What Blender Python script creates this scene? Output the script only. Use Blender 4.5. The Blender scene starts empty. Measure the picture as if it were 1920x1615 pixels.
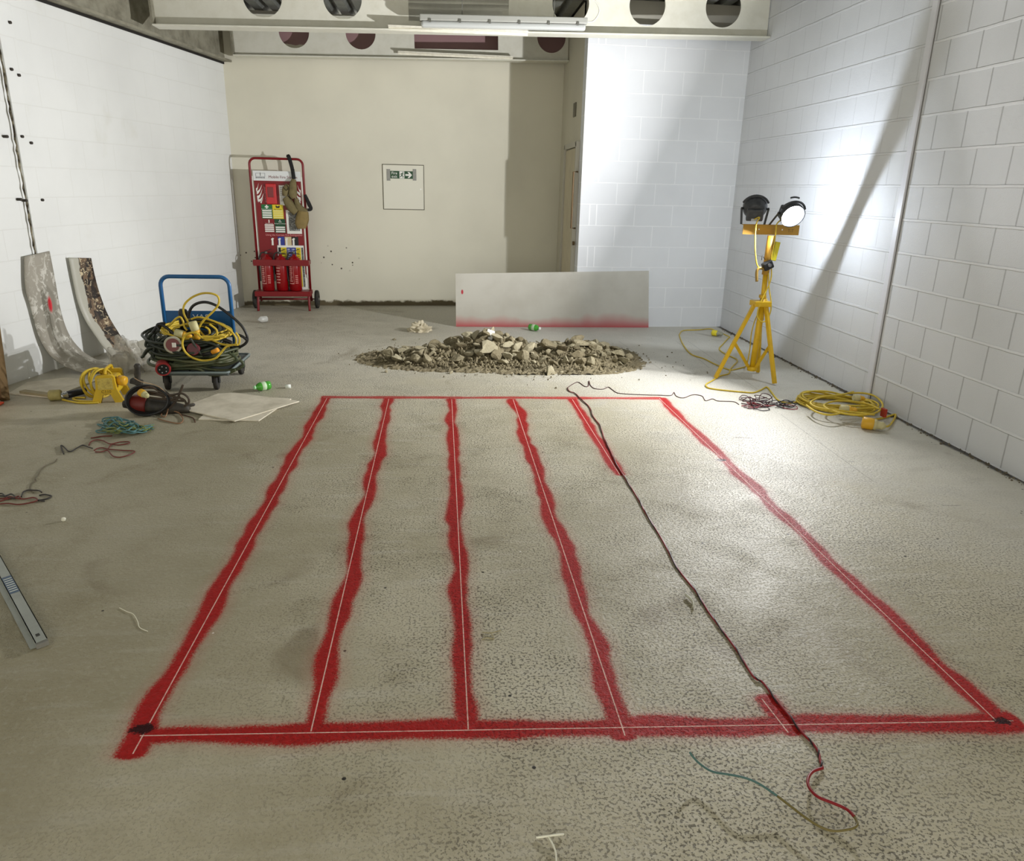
import bpy, math, random
import numpy as np
from mathutils import Vector, Matrix

S = bpy.context.scene
COL = S.collection
rnd = random.Random(7)

# ------------------------------------------------------------------ camera
F, YAW, PIT, ROL = 1395.742, 0.0941393, 0.3161785, -0.0228058
CX, CY, H = 960.0, 807.5, 1.56
_fw = np.array([math.sin(YAW)*math.cos(PIT), math.cos(YAW)*math.cos(PIT), -math.sin(PIT)])
_r = np.array([math.cos(YAW), -math.sin(YAW), 0.0]); _d = np.cross(_fw, _r)
R2 = math.cos(ROL)*_r + math.sin(ROL)*_d
D2 = -math.sin(ROL)*_r + math.cos(ROL)*_d
cam_data = bpy.data.cameras.new('camera')
cam = bpy.data.objects.new('camera', cam_data); COL.objects.link(cam)
cam_data.sensor_fit = 'HORIZONTAL'; cam_data.sensor_width = 36.0
cam_data.lens = F/1920*36.0; cam_data.clip_start = 0.05; cam_data.clip_end = 100
cam.matrix_world = Matrix(((R2[0], -D2[0], -_fw[0], 0), (R2[1], -D2[1], -_fw[1], 0), (R2[2], -D2[2], -_fw[2], H), (0, 0, 0, 1)))
S.camera = cam

# ------------------------------------------------------------------ world, exposure
S.view_settings.view_transform = 'Standard'; S.view_settings.look = 'None'
S.view_settings.gamma = 1.0; S.view_settings.use_curve_mapping = False
S.view_settings.exposure = 0.0
W = bpy.data.worlds.new('world'); S.world = W; W.use_nodes = True
W.node_tree.nodes['Background'].inputs[0].default_value = (1.0, 0.965, 0.865, 1)
W.node_tree.nodes['Background'].inputs[1].default_value = 1.9

HEAD_R = Vector((2.802, 6.06, 1.4065)); DIR_R = Vector((0.045, -0.86, -0.47)).normalized()      # right flood: faces the camera side, tipped down
HEAD_L = Vector((2.555, 6.20, 1.435)); DIR_L = Vector((0.26, 0.83, 0.47)).normalized()        # left flood: faces the rear, tipped up
def flood(head, face, aim, power, spill, colr, bulb_col, off):
    l = bpy.data.lights.new('head_fill', 'AREA'); l.shape = 'DISK'; l.size = 0.07; l.energy = power; l.color = colr  # added fill disk at the head, aimed off its face towards the left wall
    o = bpy.data.objects.new('head_fill', l); o.location = head+face*off; COL.objects.link(o)
    o.rotation_euler = Vector(aim).to_track_quat('-Z', 'Y').to_euler()
    l = bpy.data.lights.new('flood_bulb', 'POINT'); l.energy = spill; l.shadow_soft_size = 0.006; l.color = bulb_col
    o = bpy.data.objects.new('flood_bulb', l); o.location = head+face*0.035; COL.objects.link(o)
flood(HEAD_R, DIR_R, (-0.92, -0.36, 0.20), 166, 19, (0.98, 0.98, 1.0), (0.78, 0.87, 1.0), 0.062)
flood(HEAD_L, DIR_L, (-0.94, -0.14, 0.46), 240, 58, (0.98, 0.98, 1.0), (0.80, 0.88, 1.0), 0.095)

# ------------------------------------------------------------------ pixel rays -> points on real surfaces
def ray(u, v): return R2*((u-CX)/F) + D2*((v-CY)/F) + _fw
O = np.array([0, 0, H])
def FL(u, v, z=0.0): d = ray(u, v); return Vector(O + d*((z-H)/d[2]))
def PX(u, v, x): d = ray(u, v); return Vector(O + d*(x/d[0]))
def PY(u, v, y): d = ray(u, v); return Vector(O + d*(y/d[1]))
def PN(u, v, P, n):
    d = ray(u, v); n = np.array(n, float); return Vector(O + d*(((np.array(P, float)-O) @ n)/(d @ n)))

# ------------------------------------------------------------------ helpers
def lin(c):
    o = []
    for x in c:
        x /= 255.0; o.append(x/12.92 if x <= 0.04045 else ((x+0.055)/1.055)**2.4)
    return (*o, 1.0)
_mats = {}
def M(name, col, rough=0.5, metal=0.0, var=0.0, scale=12.0, dirt=(70, 64, 52), bump=0.0, bscale=120.0, spec=0.5, emit=0.0, trans=0.0, alpha=1.0, ior=1.45):
    if name in _mats: return _mats[name]
    m = bpy.data.materials.new(name); m.use_nodes = True; nt = m.node_tree; b = nt.nodes['Principled BSDF']
    b.inputs['Base Color'].default_value = lin(col); b.inputs['Roughness'].default_value = rough
    b.inputs['Metallic'].default_value = metal; b.inputs['Specular IOR Level'].default_value = spec; b.inputs['IOR'].default_value = ior
    b.inputs['Transmission Weight'].default_value = trans; b.inputs['Alpha'].default_value = alpha
    if emit: b.inputs['Emission Color'].default_value = lin(col); b.inputs['Emission Strength'].default_value = emit
    if var or bump:
        tc = nt.nodes.new('ShaderNodeTexCoord')
        if var:
            n = nt.nodes.new('ShaderNodeTexNoise'); n.inputs['Scale'].default_value = scale; n.inputs['Detail'].default_value = 6; n.inputs['Roughness'].default_value = 0.65
            nt.links.new(tc.outputs['Object'], n.inputs['Vector'])
            mr = nt.nodes.new('ShaderNodeMapRange'); mr.inputs[1].default_value = 0.42; mr.inputs[2].default_value = 0.72; mr.inputs[3].default_value = 0; mr.inputs[4].default_value = var
            nt.links.new(n.outputs['Fac'], mr.inputs[0])
            mx = nt.nodes.new('ShaderNodeMix'); mx.data_type = 'RGBA'; mx.inputs[6].default_value = lin(col); mx.inputs[7].default_value = lin(dirt)
            nt.links.new(mr.outputs[0], mx.inputs[0]); nt.links.new(mx.outputs[2], b.inputs['Base Color'])
        if bump:
            n2 = nt.nodes.new('ShaderNodeTexNoise'); n2.inputs['Scale'].default_value = bscale; n2.inputs['Detail'].default_value = 4
            nt.links.new(tc.outputs['Object'], n2.inputs['Vector'])
            bp = nt.nodes.new('ShaderNodeBump'); bp.inputs['Strength'].default_value = bump; bp.inputs['Distance'].default_value = 0.004
            nt.links.new(n2.outputs['Fac'], bp.inputs['Height']); nt.links.new(bp.outputs[0], b.inputs['Normal'])
    _mats[name] = m
    return m

class MB:
    def __init__(s): s.v = []; s.f = []; s.sm = []
    def add(s, vs, fs, smooth=False):
        o = len(s.v); s.v += [tuple(v) for v in vs]; s.f += [tuple(i+o for i in f) for f in fs]; s.sm += [smooth]*len(fs); return s
    def box(s, c, size, rot=None):
        hx, hy, hz = size[0]/2, size[1]/2, size[2]/2; c = Vector(c)
        vs = [Vector((x, y, z)) for z in (-hz, hz) for y in (-hy, hy) for x in (-hx, hx)]
        if rot is not None: vs = [rot @ v for v in vs]
        return s.add([v+c for v in vs], [(0, 2, 3, 1), (4, 5, 7, 6), (0, 1, 5, 4), (2, 6, 7, 3), (0, 4, 6, 2), (1, 3, 7, 5)])
    def bar(s, a, b, w, h, up=(0, 0, 1)):
        a = Vector(a); b = Vector(b); d = (b-a); L = d.length; d.normalize(); up = Vector(up)
        x = d.cross(up)
        if x.length < 1e-4: x = d.cross(Vector((0, 1, 0)))
        x.normalize(); z = x.cross(d)
        rot = Matrix((x, d, z)).transposed()
        return s.box((a+b)/2, (w, L, h), rot)
    def tube(s, pts, r, seg=8, closed=False, cap=True):
        P = [Vector(p) for p in pts]; n = len(P); rs = r if isinstance(r, (list, tuple)) else [r]*n
        T = []
        for i in range(n):
            t = (P[(i+1) % n]-P[i-1]) if closed else (P[min(i+1, n-1)]-P[max(i-1, 0)])
            T.append(t.normalized() if t.length > 1e-9 else Vector((0, 0, 1)))
        up = Vector((0, 0, 1)) if abs(T[0].z) < 0.9 else Vector((1, 0, 0))
        x = T[0].cross(up).normalized(); vs = []
        for i in range(n):
            x = (x-T[i]*x.dot(T[i]))
            x = x.normalized() if x.length > 1e-6 else T[i].orthogonal().normalized()
            y = T[i].cross(x)
            for k in range(seg):
                a = 2*math.pi*k/seg; vs.append(P[i]+(x*math.cos(a)+y*math.sin(a))*rs[i])
        fs = []
        for i in range(n if closed else n-1):
            j = (i+1) % n
            for k in range(seg):
                l = (k+1) % seg; fs.append((i*seg+k, i*seg+l, j*seg+l, j*seg+k))
        s.add(vs, fs, True)
        if cap and not closed:
            o = len(s.v)-len(vs)
            s.f.append(tuple(o+k for k in range(seg))[::-1]); s.f.append(tuple(o+(n-1)*seg+k for k in range(seg))); s.sm += [False, False]
        return s
    def lathe(s, prof, org, axis, seg=20, caps=True):
        # prof: list of (distance along the axis, radius)
        a = Vector(axis).normalized(); x = a.orthogonal().normalized(); y = a.cross(x); org = Vector(org); vs = []
        for (t, r) in prof:
            for k in range(seg):
                q = 2*math.pi*k/seg; vs.append(org+a*t+(x*math.cos(q)+y*math.sin(q))*max(r, 1e-5))
        fs = []
        for i in range(len(prof)-1):
            for k in range(seg):
                l = (k+1) % seg; fs.append((i*seg+k, i*seg+l, (i+1)*seg+l, (i+1)*seg+k))
        if not caps: return s.add(vs, fs, True)
        fs.append(tuple(range(seg))[::-1]); fs.append(tuple((len(prof)-1)*seg+k for k in range(seg)))
        s.add(vs, fs[:-2], True); o = len(s.v)-len(vs)
        s.f += [tuple(o+i for i in f) for f in fs[-2:]]; s.sm += [False, False]
        return s
    def cyl(s, a, b, r, seg=16):
        a = Vector(a); b = Vector(b); return s.lathe([(0, r), ((b-a).length, r)], a, b-a, seg)
    def grid(s, fn, nu, nv, smooth=True):
        vs = [fn(i/(nu-1), j/(nv-1)) for j in range(nv) for i in range(nu)]
        return s.add(vs, [(j*nu+i, j*nu+i+1, (j+1)*nu+i+1, (j+1)*nu+i) for j in range(nv-1) for i in range(nu-1)], smooth)
    def quad(s, a, b, c, d): return s.add([a, b, c, d], [(0, 1, 2, 3)])
    def slab(s, pts, th):
        # horizontal polygon pts extruded down by th
        n = len(pts); P = [Vector(p) for p in pts]; Q = [p-Vector((0, 0, th)) for p in P]
        return s.add(P+Q, [tuple(range(n)), tuple(range(2*n-1, n-1, -1))]+[(i, n+i, n+(i+1) % n, (i+1) % n) for i in range(n)])
    def build(s, name, mat, parent=None, bevel=0.0, loc=None, subd=0, solid=0.0):
        me = bpy.data.meshes.new(name); vv = s.v
        if loc is not None and parent is None: vv = [tuple(Vector(v)-Vector(loc)) for v in s.v]
        elif parent is not None:
            inv = parent['_inv'] if False else None
            off = WORLD[parent.name]; vv = [tuple(off @ Vector(v)) for v in s.v]
        me.from_pydata(vv, [], s.f); me.update()
        me.polygons.foreach_set('use_smooth', s.sm)
        me.materials.append(mat)
        o = bpy.data.objects.new(name, me); COL.objects.link(o)
        if loc is not None and parent is None: o.location = loc
        if parent is not None:
            o.parent = parent; WORLD[o.name] = WORLD[parent.name]
        else:
            WORLD[o.name] = Matrix.Translation(-Vector(loc)) if loc is not None else Matrix.Identity(4)
        if bevel:
            bm = o.modifiers.new('bevel', 'BEVEL'); bm.width = bevel; bm.segments = 2; bm.limit_method = 'ANGLE'; bm.angle_limit = math.radians(40)
        if solid:
            so = o.modifiers.new('solid', 'SOLIDIFY'); so.thickness = solid; so.offset = 0
        if subd:
            sd = o.modifiers.new('subd', 'SUBSURF'); sd.levels = subd; sd.render_levels = subd
        return o
WORLD = {}      # object name -> matrix from the coordinates its mesh code used to its own space

def tag(o, label=None, cat=None, group=None, kind=None):
    if label: o['label'] = label
    if cat: o['category'] = cat
    if group: o['group'] = group
    if kind: o['kind'] = kind
    return o
def thing(name, label, cat, loc, group=None, rot=None):
    # parts are written in world coordinates; rot given: in local coordinates
    o = bpy.data.objects.new(name, None); COL.objects.link(o); o.location = loc; o.empty_display_size = 0.1
    if rot is not None: o.rotation_euler = rot; WORLD[o.name] = Matrix.Identity(4)
    else: WORLD[o.name] = Matrix.Translation(-Vector(loc))
    return tag(o, label, cat, group)
def struct(o): o['kind'] = 'structure'; return o

def spline(P, n=8, closed=False):
    P = [Vector(p) for p in P]; N = len(P); out = []
    for i in range(N if closed else N-1):
        if closed: a, b, c, d = P[i-1], P[i], P[(i+1) % N], P[(i+2) % N]
        else: a, b, c, d = P[max(i-1, 0)], P[i], P[i+1], P[min(i+2, N-1)]
        for k in range(n):
            t = k/n; out.append(0.5*((2*b)+(c-a)*t+(2*a-5*b+4*c-d)*t*t+(3*b-a-3*c+d)*t**3))
    if not closed: out.append(P[-1])
    return out

def flat(name, loops, thick, mat, parent=None, frame=None, loc=None, bevel=0):
    """a flat shape with holes: closed 2D loops, extruded by thick, put in place by frame (4x4)"""
    cu = bpy.data.curves.new('shape', 'CURVE'); cu.dimensions = '2D'; cu.fill_mode = 'BOTH'; cu.extrude = thick/2
    for lp in loops:
        sp = cu.splines.new('POLY'); sp.points.add(len(lp)-1); sp.use_cyclic_u = True
        for p, q in zip(sp.points, lp): p.co = (q[0], q[1], 0, 1)
    return _fromcurve(name, cu, mat, parent, frame, loc)
def text(name, body, size, mat, parent=None, frame=None, thick=0.001, align='CENTER', sx=1.0, loc=None):
    cu = bpy.data.curves.new('text', 'FONT'); cu.body = body; cu.size = size; cu.align_x = align; cu.align_y = 'CENTER'; cu.extrude = thick/2
    return _fromcurve(name, cu, mat, parent, frame @ Matrix.Diagonal((sx, 1, 1, 1)), loc)
def _fromcurve(name, cu, mat, parent, frame, loc):
    tmp = bpy.data.objects.new('shape', cu); COL.objects.link(tmp)
    dg = bpy.context.evaluated_depsgraph_get(); dg.update()
    me = bpy.data.meshes.new_from_object(tmp.evaluated_get(dg))
    bpy.data.objects.remove(tmp); bpy.data.curves.remove(cu)
    me.name = name
    if frame is not None: me.transform(frame)
    if parent is not None: me.transform(WORLD[parent.name])
    elif loc is not None: me.transform(Matrix.Translation(-Vector(loc)))
    me.materials.clear(); me.materials.append(mat)
    o = bpy.data.objects.new(name, me); COL.objects.link(o)
    if parent is not None: o.parent = parent; WORLD[o.name] = WORLD[parent.name]
    else:
        WORLD[o.name] = Matrix.Translation(-Vector(loc)) if loc is not None else Matrix.Identity(4)
        if loc is not None: o.location = loc
    return o
def frame(o, x, y):
    x = Vector(x).normalized(); y = Vector(y); y = (y-x*y.dot(x)).normalized(); z = x.cross(y); o = Vector(o)
    return Matrix(((x.x, y.x, z.x, o.x), (x.y, y.y, z.y, o.y), (x.z, y.z, z.z, o.z), (0, 0, 0, 1)))
def rect(x0, y0, x1, y1): return [(x0, y0), (x1, y0), (x1, y1), (x0, y1)]
def circ(x, y, r, n=40): return [(x+r*math.cos(2*math.pi*k/n), y+r*math.sin(2*math.pi*k/n)) for k in range(n)]

# ------------------------------------------------------------------ node helpers for the big surfaces
class NT:
    def __init__(s, name):
        s.m = bpy.data.materials.new(name); s.m.use_nodes = True; s.t = s.m.node_tree; s.b = s.t.nodes['Principled BSDF']
        s.pos = s.t.nodes.new('ShaderNodeNewGeometry').outputs['Position']
    def n(s, kind, **k): 
        x = s.t.nodes.new(kind)
        for a, b in k.items(): setattr(x, a, b)
        return x
    def l(s, a, b):
        if hasattr(a, 'links'): s.t.links.new(a, b)
        else: b.default_value = a
    def math(s, op, a, b=0.0, c=0.0, clamp=False):
        x = s.n('ShaderNodeMath', operation=op, use_clamp=clamp); s.l(a, x.inputs[0]); s.l(b, x.inputs[1]); s.l(c, x.inputs[2]); return x.outputs[0]
    def comb(s, x, y, z):
        c = s.n('ShaderNodeCombineXYZ'); s.l(x, c.inputs[0]); s.l(y, c.inputs[1]); s.l(z, c.inputs[2]); return c.outputs[0]
    def sep(s, v):
        c = s.n('ShaderNodeSeparateXYZ'); s.l(v, c.inputs[0]); return c.outputs
    def scale(s, v, xyz):
        x = s.n('ShaderNodeVectorMath', operation='MULTIPLY'); s.l(v, x.inputs[0]); x.inputs[1].default_value = xyz; return x.outputs[0]
    def noise(s, v, scale, detail=4, rough=0.55, dist=0.0):
        x = s.n('ShaderNodeTexNoise'); s.l(v, x.inputs['Vector']); x.inputs['Scale'].default_value = scale; x.inputs['Detail'].default_value = detail; x.inputs['Roughness'].default_value = rough; x.inputs['Distortion'].default_value = dist
        return x.outputs['Fac']
    def ramp(s, v, a, b, lo=0.0, hi=1.0, smooth=True):
        x = s.n('ShaderNodeMapRange'); x.interpolation_type = 'SMOOTHSTEP' if smooth else 'LINEAR'
        s.l(v, x.inputs[0]); x.inputs[1].default_value = a; x.inputs[2].default_value = b; x.inputs[3].default_value = lo; x.inputs[4].default_value = hi; return x.outputs[0]
    def mix(s, f, a, b, blend='MIX'):
        x = s.n('ShaderNodeMix', data_type='RGBA', blend_type=blend); s.l(f, x.inputs[0]); s.l(a, x.inputs[6]); s.l(b, x.inputs[7]); return x.outputs[2]
    def bump(s, h, strength, dist, prev=None):
        x = s.n('ShaderNodeBump'); s.l(h, x.inputs['Height']); x.inputs['Strength'].default_value = strength; x.inputs['Distance'].default_value = dist
        if prev is not None: s.l(prev, x.inputs['Normal'])
        return x.outputs[0]

def wall_mat(name, col, axis, row=0.2325, bw=0.445, ph=0.0, mortar=0.010, strength=0.6, groove=True, joint=None, extra=None, grain=0.25, msharp=0.15, split=False):
    t = NT(name); p = t.sep(t.pos)
    if isinstance(axis, str): a = p[0] if axis == 'x' else p[1]
    else:
        a = t.math('ADD', t.math('MULTIPLY', p[0], axis[0]), t.math('MULTIPLY', p[1], axis[1]))
    vec = t.comb(t.math('SUBTRACT', a, ph), p[2], 0.0)
    wob = t.noise(t.pos, 9, 3); 
    br = t.n('ShaderNodeTexBrick'); br.offset = 0.5; br.offset_frequency = 2
    vv = t.n('ShaderNodeVectorMath', operation='ADD'); t.l(vec, vv.inputs[0]); t.l(t.comb(t.ramp(wob, 0, 1, -0.004, 0.004, False), t.ramp(wob, 0, 1, -0.004, 0.004, False), 0.0), vv.inputs[1])
    t.l(vv.outputs[0], br.inputs['Vector']); br.inputs['Scale'].default_value = 1.0; br.inputs['Mortar Size'].default_value = mortar; br.inputs['Mortar Smooth'].default_value = msharp
    br.inputs['Brick Width'].default_value = bw; br.inputs['Row Height'].default_value = row; br.inputs['Bias'].default_value = 0
    mort = br.outputs['Fac']
    big = t.noise(t.pos, 0.9, 4)
    c = t.mix(t.ramp(big, 0.3, 0.75), lin(col), lin([x*0.955 for x in col]))
    if joint: c = t.mix(t.math('MULTIPLY', mort, joint[1]), c, lin(joint[0]))
    if extra: c = extra(t, p, c)
    t.l(c, t.b.inputs['Base Color']); t.b.inputs['Roughness'].default_value = 0.62; t.b.inputs['Specular IOR Level'].default_value = 0.35
    if split:
        fz = t.math('SUBTRACT', t.math('FRACT', t.math('ADD', t.math('DIVIDE', t.math('ADD', p[2], t.ramp(wob, 0, 1, -0.004, 0.004, False)), row), 0.5)), 0.5)
        mh = t.ramp(t.math('MULTIPLY', t.math('ABSOLUTE', fz), row), 0.0115, 0.006); mv = t.math('MULTIPLY', mort, t.math('SUBTRACT', 1.0, mh))
        near = t.ramp(p[1], 5.55, 5.30, 0.25, 1.0); mv = t.math('MULTIPLY', mv, near)
        c = t.mix(t.math('MULTIPLY', mv, 0.5), c, lin((126, 124, 122))); c = t.mix(t.math('MULTIPLY', mh, t.math('MULTIPLY', near, 0.5)), c, lin((232, 232, 232)))
        t.l(c, t.b.inputs['Base Color'])
        n1 = t.bump(t.math('SUBTRACT', mh, mv), 0.8, 0.006)
    else: n1 = t.bump(mort, strength, -0.006 if groove else 0.006)
    n2 = t.bump(t.noise(t.pos, 170, 3, 0.6), grain, 0.003, n1)
    t.l(n2, t.b.inputs['Normal'])
    return t.m

# ------------------------------------------------------------------ room frame
XR = 3.34
LP = Vector((-2.62, 10.1, 0)); LDIR = Vector((-0.18557, -0.98263, 0)); LN = Vector((0.98263, -0.18557, 0))   # left wall: corner, towards the camera, inwards
def LW(s, out=0.0, z=0.0): return LP + LDIR*s + LN*out + Vector((0, 0, z))
def PL(u, v, out=0.0): return PN(u, v, LP+LN*out, LN)
def s_of(p): return (Vector(p)-LP).dot(LDIR)
BX = Vector((1.0, 0.053, 0)).normalized()                  # direction of the rear wall
def BW(x, out=0.0, z=0.0): return Vector((x, 10.1+(x+2.62)*0.053-out, z))
AX = 1.535                                                 # side wall of the alcove, with the door
def KY(x): return 8.68+(x-1.585)*0.04                      # face of the block wall
ZT = 3.48                                                  # underside of the roof deck
Y0 = -1.6                                                  # unseen end of the room, left open for the world ambient

# ------------------------------------------------------------------ floor
def spray_group():
    g = bpy.data.node_groups.new('spray', 'ShaderNodeTree')
    for nm, tp in (('Vector', 'NodeSocketVector'), ('A', 'NodeSocketVector'), ('Dir', 'NodeSocketVector'), ('Len', 'NodeSocketFloat'), ('Seed', 'NodeSocketFloat'), ('Width', 'NodeSocketFloat'), ('Shift', 'NodeSocketFloat'), ('Wob', 'NodeSocketFloat')):
        g.interface.new_socket(nm, in_out='INPUT', socket_type=tp)
    for nm in ('Paint', 'Chalk', 'Mist'): g.interface.new_socket(nm, in_out='OUTPUT', socket_type='NodeSocketFloat')
    gi = g.nodes.new('NodeGroupInput'); go = g.nodes.new('NodeGroupOutput')
    I = gi.outputs
    class G(NT):
        def __init__(s): s.t = g
    t = G()
    d = t.n('ShaderNodeVectorMath', operation='SUBTRACT'); t.l(I['Vector'], d.inputs[0]); t.l(I['A'], d.inputs[1])
    dt = t.n('ShaderNodeVectorMath', operation='DOT_PRODUCT'); t.l(d.outputs[0], dt.inputs[0]); t.l(I['Dir'], dt.inputs[1]); s = dt.outputs['Value']
    cr = t.n('ShaderNodeVectorMath', operation='CROSS_PRODUCT'); t.l(I['Dir'], cr.inputs[0]); t.l(d.outputs[0], cr.inputs[1]); tt = t.sep(cr.outputs[0])[2]
    w = t.n('ShaderNodeTexNoise', noise_dimensions='1D'); t.l(t.math('ADD', t.math('MULTIPLY', s, 1.0), I['Seed']), w.inputs['W']); w.inputs['Scale'].default_value = 1.9; w.inputs['Detail'].default_value = 2.0
    off = t.math('MULTIPLY', t.math('SUBTRACT', w.outputs[0], 0.5), I['Wob'])
    w2 = t.n('ShaderNodeTexNoise', noise_dimensions='1D'); t.l(t.math('ADD', s, t.math('ADD', I['Seed'], 37.0)), w2.inputs['W']); w2.inputs['Scale'].default_value = 2.8; w2.inputs['Detail'].default_value = 2
    wid = t.math('MULTIPLY', I['Width'], t.ramp(w2.outputs[0], 0.25, 0.75, 0.82, 1.18))
    ab = t.math('ABSOLUTE', t.math('ADD', t.math('SUBTRACT', tt, off), I['Shift']))
    # beyond the ends
    over = t.math('MAXIMUM', t.math('MULTIPLY', s, -1.0), t.math('SUBTRACT', s, I['Len'])); over = t.math('MAXIMUM', over, 0.0)
    dist = t.math('SUBTRACT', t.math('SQRT', t.math('ADD', t.math('MULTIPLY', ab, ab), t.math('MULTIPLY', over, t.math('MULTIPLY', over, 4.0)))), wid)
    gr = t.noise(I['Vector'], 150, 3, 0.7)
    dist2 = t.math('ADD', dist, t.math('MULTIPLY', t.math('SUBTRACT', gr, 0.5), 0.05))
    paint = t.ramp(dist2, 0.009, -0.016)
    mist = t.ramp(dist, 0.06, -0.01)
    inside = t.math('MULTIPLY', t.math('GREATER_THAN', s, 0.0), t.math('LESS_THAN', s, I['Len']))
    ch = t.math('MULTIPLY', t.ramp(t.math('ABSOLUTE', t.math('ADD', tt, t.math('MULTIPLY', t.math('SUBTRACT', gr, 0.5), 0.002))), 0.0026, 0.0012), inside)
    t.l(paint, go.inputs['Paint']); t.l(ch, go.inputs['Chalk']); t.l(mist, go.inputs['Mist'])
    return g
def floor_material():
    t = NT('concrete_floor'); g = spray_group(); P = t.pos; xyz = t.sep(P)
    big = t.noise(P, 0.7, 5, 0.6); mid = t.noise(P, 3.2, 6, 0.65, 0.6); fine = t.noise(P, 48, 4, 0.6)
    pit = t.noise(P, 105, 2.5, 0.55)
    streak = t.noise(t.scale(P, (1.1, 7.0, 1)), 2.2, 5, 0.6, 0.3)
    c = t.mix(t.ramp(big, 0.34, 0.68), lin((168, 160, 133)), lin((201, 194, 170)))
    c = t.mix(t.ramp(mid, 0.5, 0.78, 0, 0.5), c, lin((134, 124, 94)))
    c = t.mix(t.ramp(streak, 0.5, 0.72, 0, 0.3), c, lin((208, 204, 190)))
    c = t.mix(t.ramp(t.math('ADD', xyz[1], t.math('MULTIPLY', mid, 1.5)), 5.6, 7.6, 0, 0.55), c, lin((194, 190, 178)))  # far floor greyer: dust, and the change of light put into the colour
    # smooth dusty screed on the right and towards the lamp
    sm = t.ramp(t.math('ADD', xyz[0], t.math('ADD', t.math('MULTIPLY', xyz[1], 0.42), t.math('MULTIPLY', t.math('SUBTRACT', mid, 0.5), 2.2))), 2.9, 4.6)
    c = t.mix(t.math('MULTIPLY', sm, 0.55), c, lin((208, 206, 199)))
    rough_area = t.ramp(t.math('ADD', t.math('MULTIPLY', mid, 0.6), t.math('MULTIPLY', big, 0.6)), 0.42, 0.72, 0.2, 1.0)
    rough_area = t.math('MULTIPLY', rough_area, t.ramp(t.math('ADD', t.math('ADD', xyz[0], t.math('MULTIPLY', xyz[1], 0.35)), t.math('MULTIPLY', mid, 1.5)), 0.4, 2.2, 0.2, 1.0))
    pits = t.math('MULTIPLY', t.ramp(pit, 0.53, 0.61), t.math('MULTIPLY', rough_area, t.ramp(sm, 0.0, 1.0, 1.0, 0.35, False)))
    c = t.mix(t.math('MULTIPLY', pits, 0.9), c, lin((84, 77, 58)))
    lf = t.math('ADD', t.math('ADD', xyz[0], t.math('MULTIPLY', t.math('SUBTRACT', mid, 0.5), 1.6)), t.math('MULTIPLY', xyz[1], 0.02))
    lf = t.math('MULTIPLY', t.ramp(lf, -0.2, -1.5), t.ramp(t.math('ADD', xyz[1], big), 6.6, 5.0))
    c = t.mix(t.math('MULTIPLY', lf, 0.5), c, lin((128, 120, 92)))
    c = t.mix(t.ramp(fine, 0.5, 0.75, 0, 0.25), c, lin((196, 190, 172)))
    # brown and dark stains, small dark specks
    st = t.noise(t.scale(P, (1, 1, 1)), 1.35, 3, 0.5, 1.2)
    c = t.mix(t.ramp(st, 0.62, 0.76, 0, 0.45), c, lin((105, 88, 58)))
    vo = t.n('ShaderNodeTexVoronoi'); t.l(P, vo.inputs['Vector']); vo.inputs['Scale'].default_value = 5.5
    c = t.mix(t.ramp(vo.outputs['Distance'], 0.040, 0.028), c, lin((42, 38, 30)))
    vo2 = t.n('ShaderNodeTexVoronoi'); t.l(t.scale(P, (1.3, 1.0, 1)), vo2.inputs['Vector']); vo2.inputs['Scale'].default_value = 3.1
    c = t.mix(t.ramp(vo2.outputs['Distance'], 0.022, 0.014), c, lin((225, 222, 210)))
    # gouges in the screed near the right hand line
    go = t.noise(t.scale(P, (1.2, 5.5, 1)), 4.2, 4, 0.55, 0.5)
    reg = t.math('MULTIPLY', t.ramp(xyz[0], 0.9, 1.5), t.math('MULTIPLY', t.ramp(xyz[1], 3.0, 3.7), t.ramp(xyz[1], 5.2, 4.4)))
    c = t.mix(t.math('MULTIPLY', t.ramp(go, 0.69, 0.73), t.math('MULTIPLY', reg, 0.8)), c, lin((60, 54, 42)))
    # grime along the wall feet
    eg = t.math('ADD', t.math('SUBTRACT', XR, xyz[0]), t.math('MULTIPLY', t.math('SUBTRACT', mid, 0.5), 0.10))
    c = t.mix(t.ramp(eg, 0.055, 0.02), c, lin((44, 38, 28)))
    # saw cuts and cracks
    def line(a, b, seed, width, shift=0.0, wob=0.05):
        a = FL(*a); b = FL(*b); d = b-a; L = d.length; d.normalize()
        gn = t.n('ShaderNodeGroup'); gn.node_tree = g; t.l(P, gn.inputs['Vector'])
        gn.inputs['A'].default_value = a; gn.inputs['Dir'].default_value = d; gn.inputs['Len'].default_value = L; gn.inputs['Seed'].default_value = seed
        gn.inputs['Width'].default_value = width; gn.inputs['Shift'].default_value = shift; gn.inputs['Wob'].default_value = wob
        return gn
    cut = None
    for a, b in (((1160, 640), (1238, 692)), ((1268, 640), (1330, 690)), ((1290, 640), (1420, 730)), ((1465, 778), (1640, 905))):
        q = line(a, b, 1.0, 0.01).outputs['Chalk']; cut = q if cut is None else t.math('MAXIMUM', cut, q)
    c = t.mix(t.math('MULTIPLY', cut, 0.6), c, lin((66, 60, 48)))
    # the sprayed grid
    segs = [((613, 747), (249, 1414), 3.1, 0.043, 0.006, 0.075), ((729, 748), (583, 1372), 11.7, 0.040, -0.006, 0.085), ((847, 749), (878, 1368), 23.3, 0.040, 0.006, 0.075),
            ((962, 749), (1172, 1380), 41.9, 0.042, 0.000, 0.09), ((1073, 749), (1162, 890), 57.2, 0.040, 0.0, 0.06), ((1428, 1310), (1478, 1374), 66.0, 0.040, -0.012, 0.04),
            ((1236, 747), (1868, 1352), 77.5, 0.040, -0.008, 0.075), ((606, 745), (1238, 747), 88.8, 0.034, 0.0, 0.02), ((262, 1380), (1900, 1352), 97.3, 0.046, 0.0, 0.04)]
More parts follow.
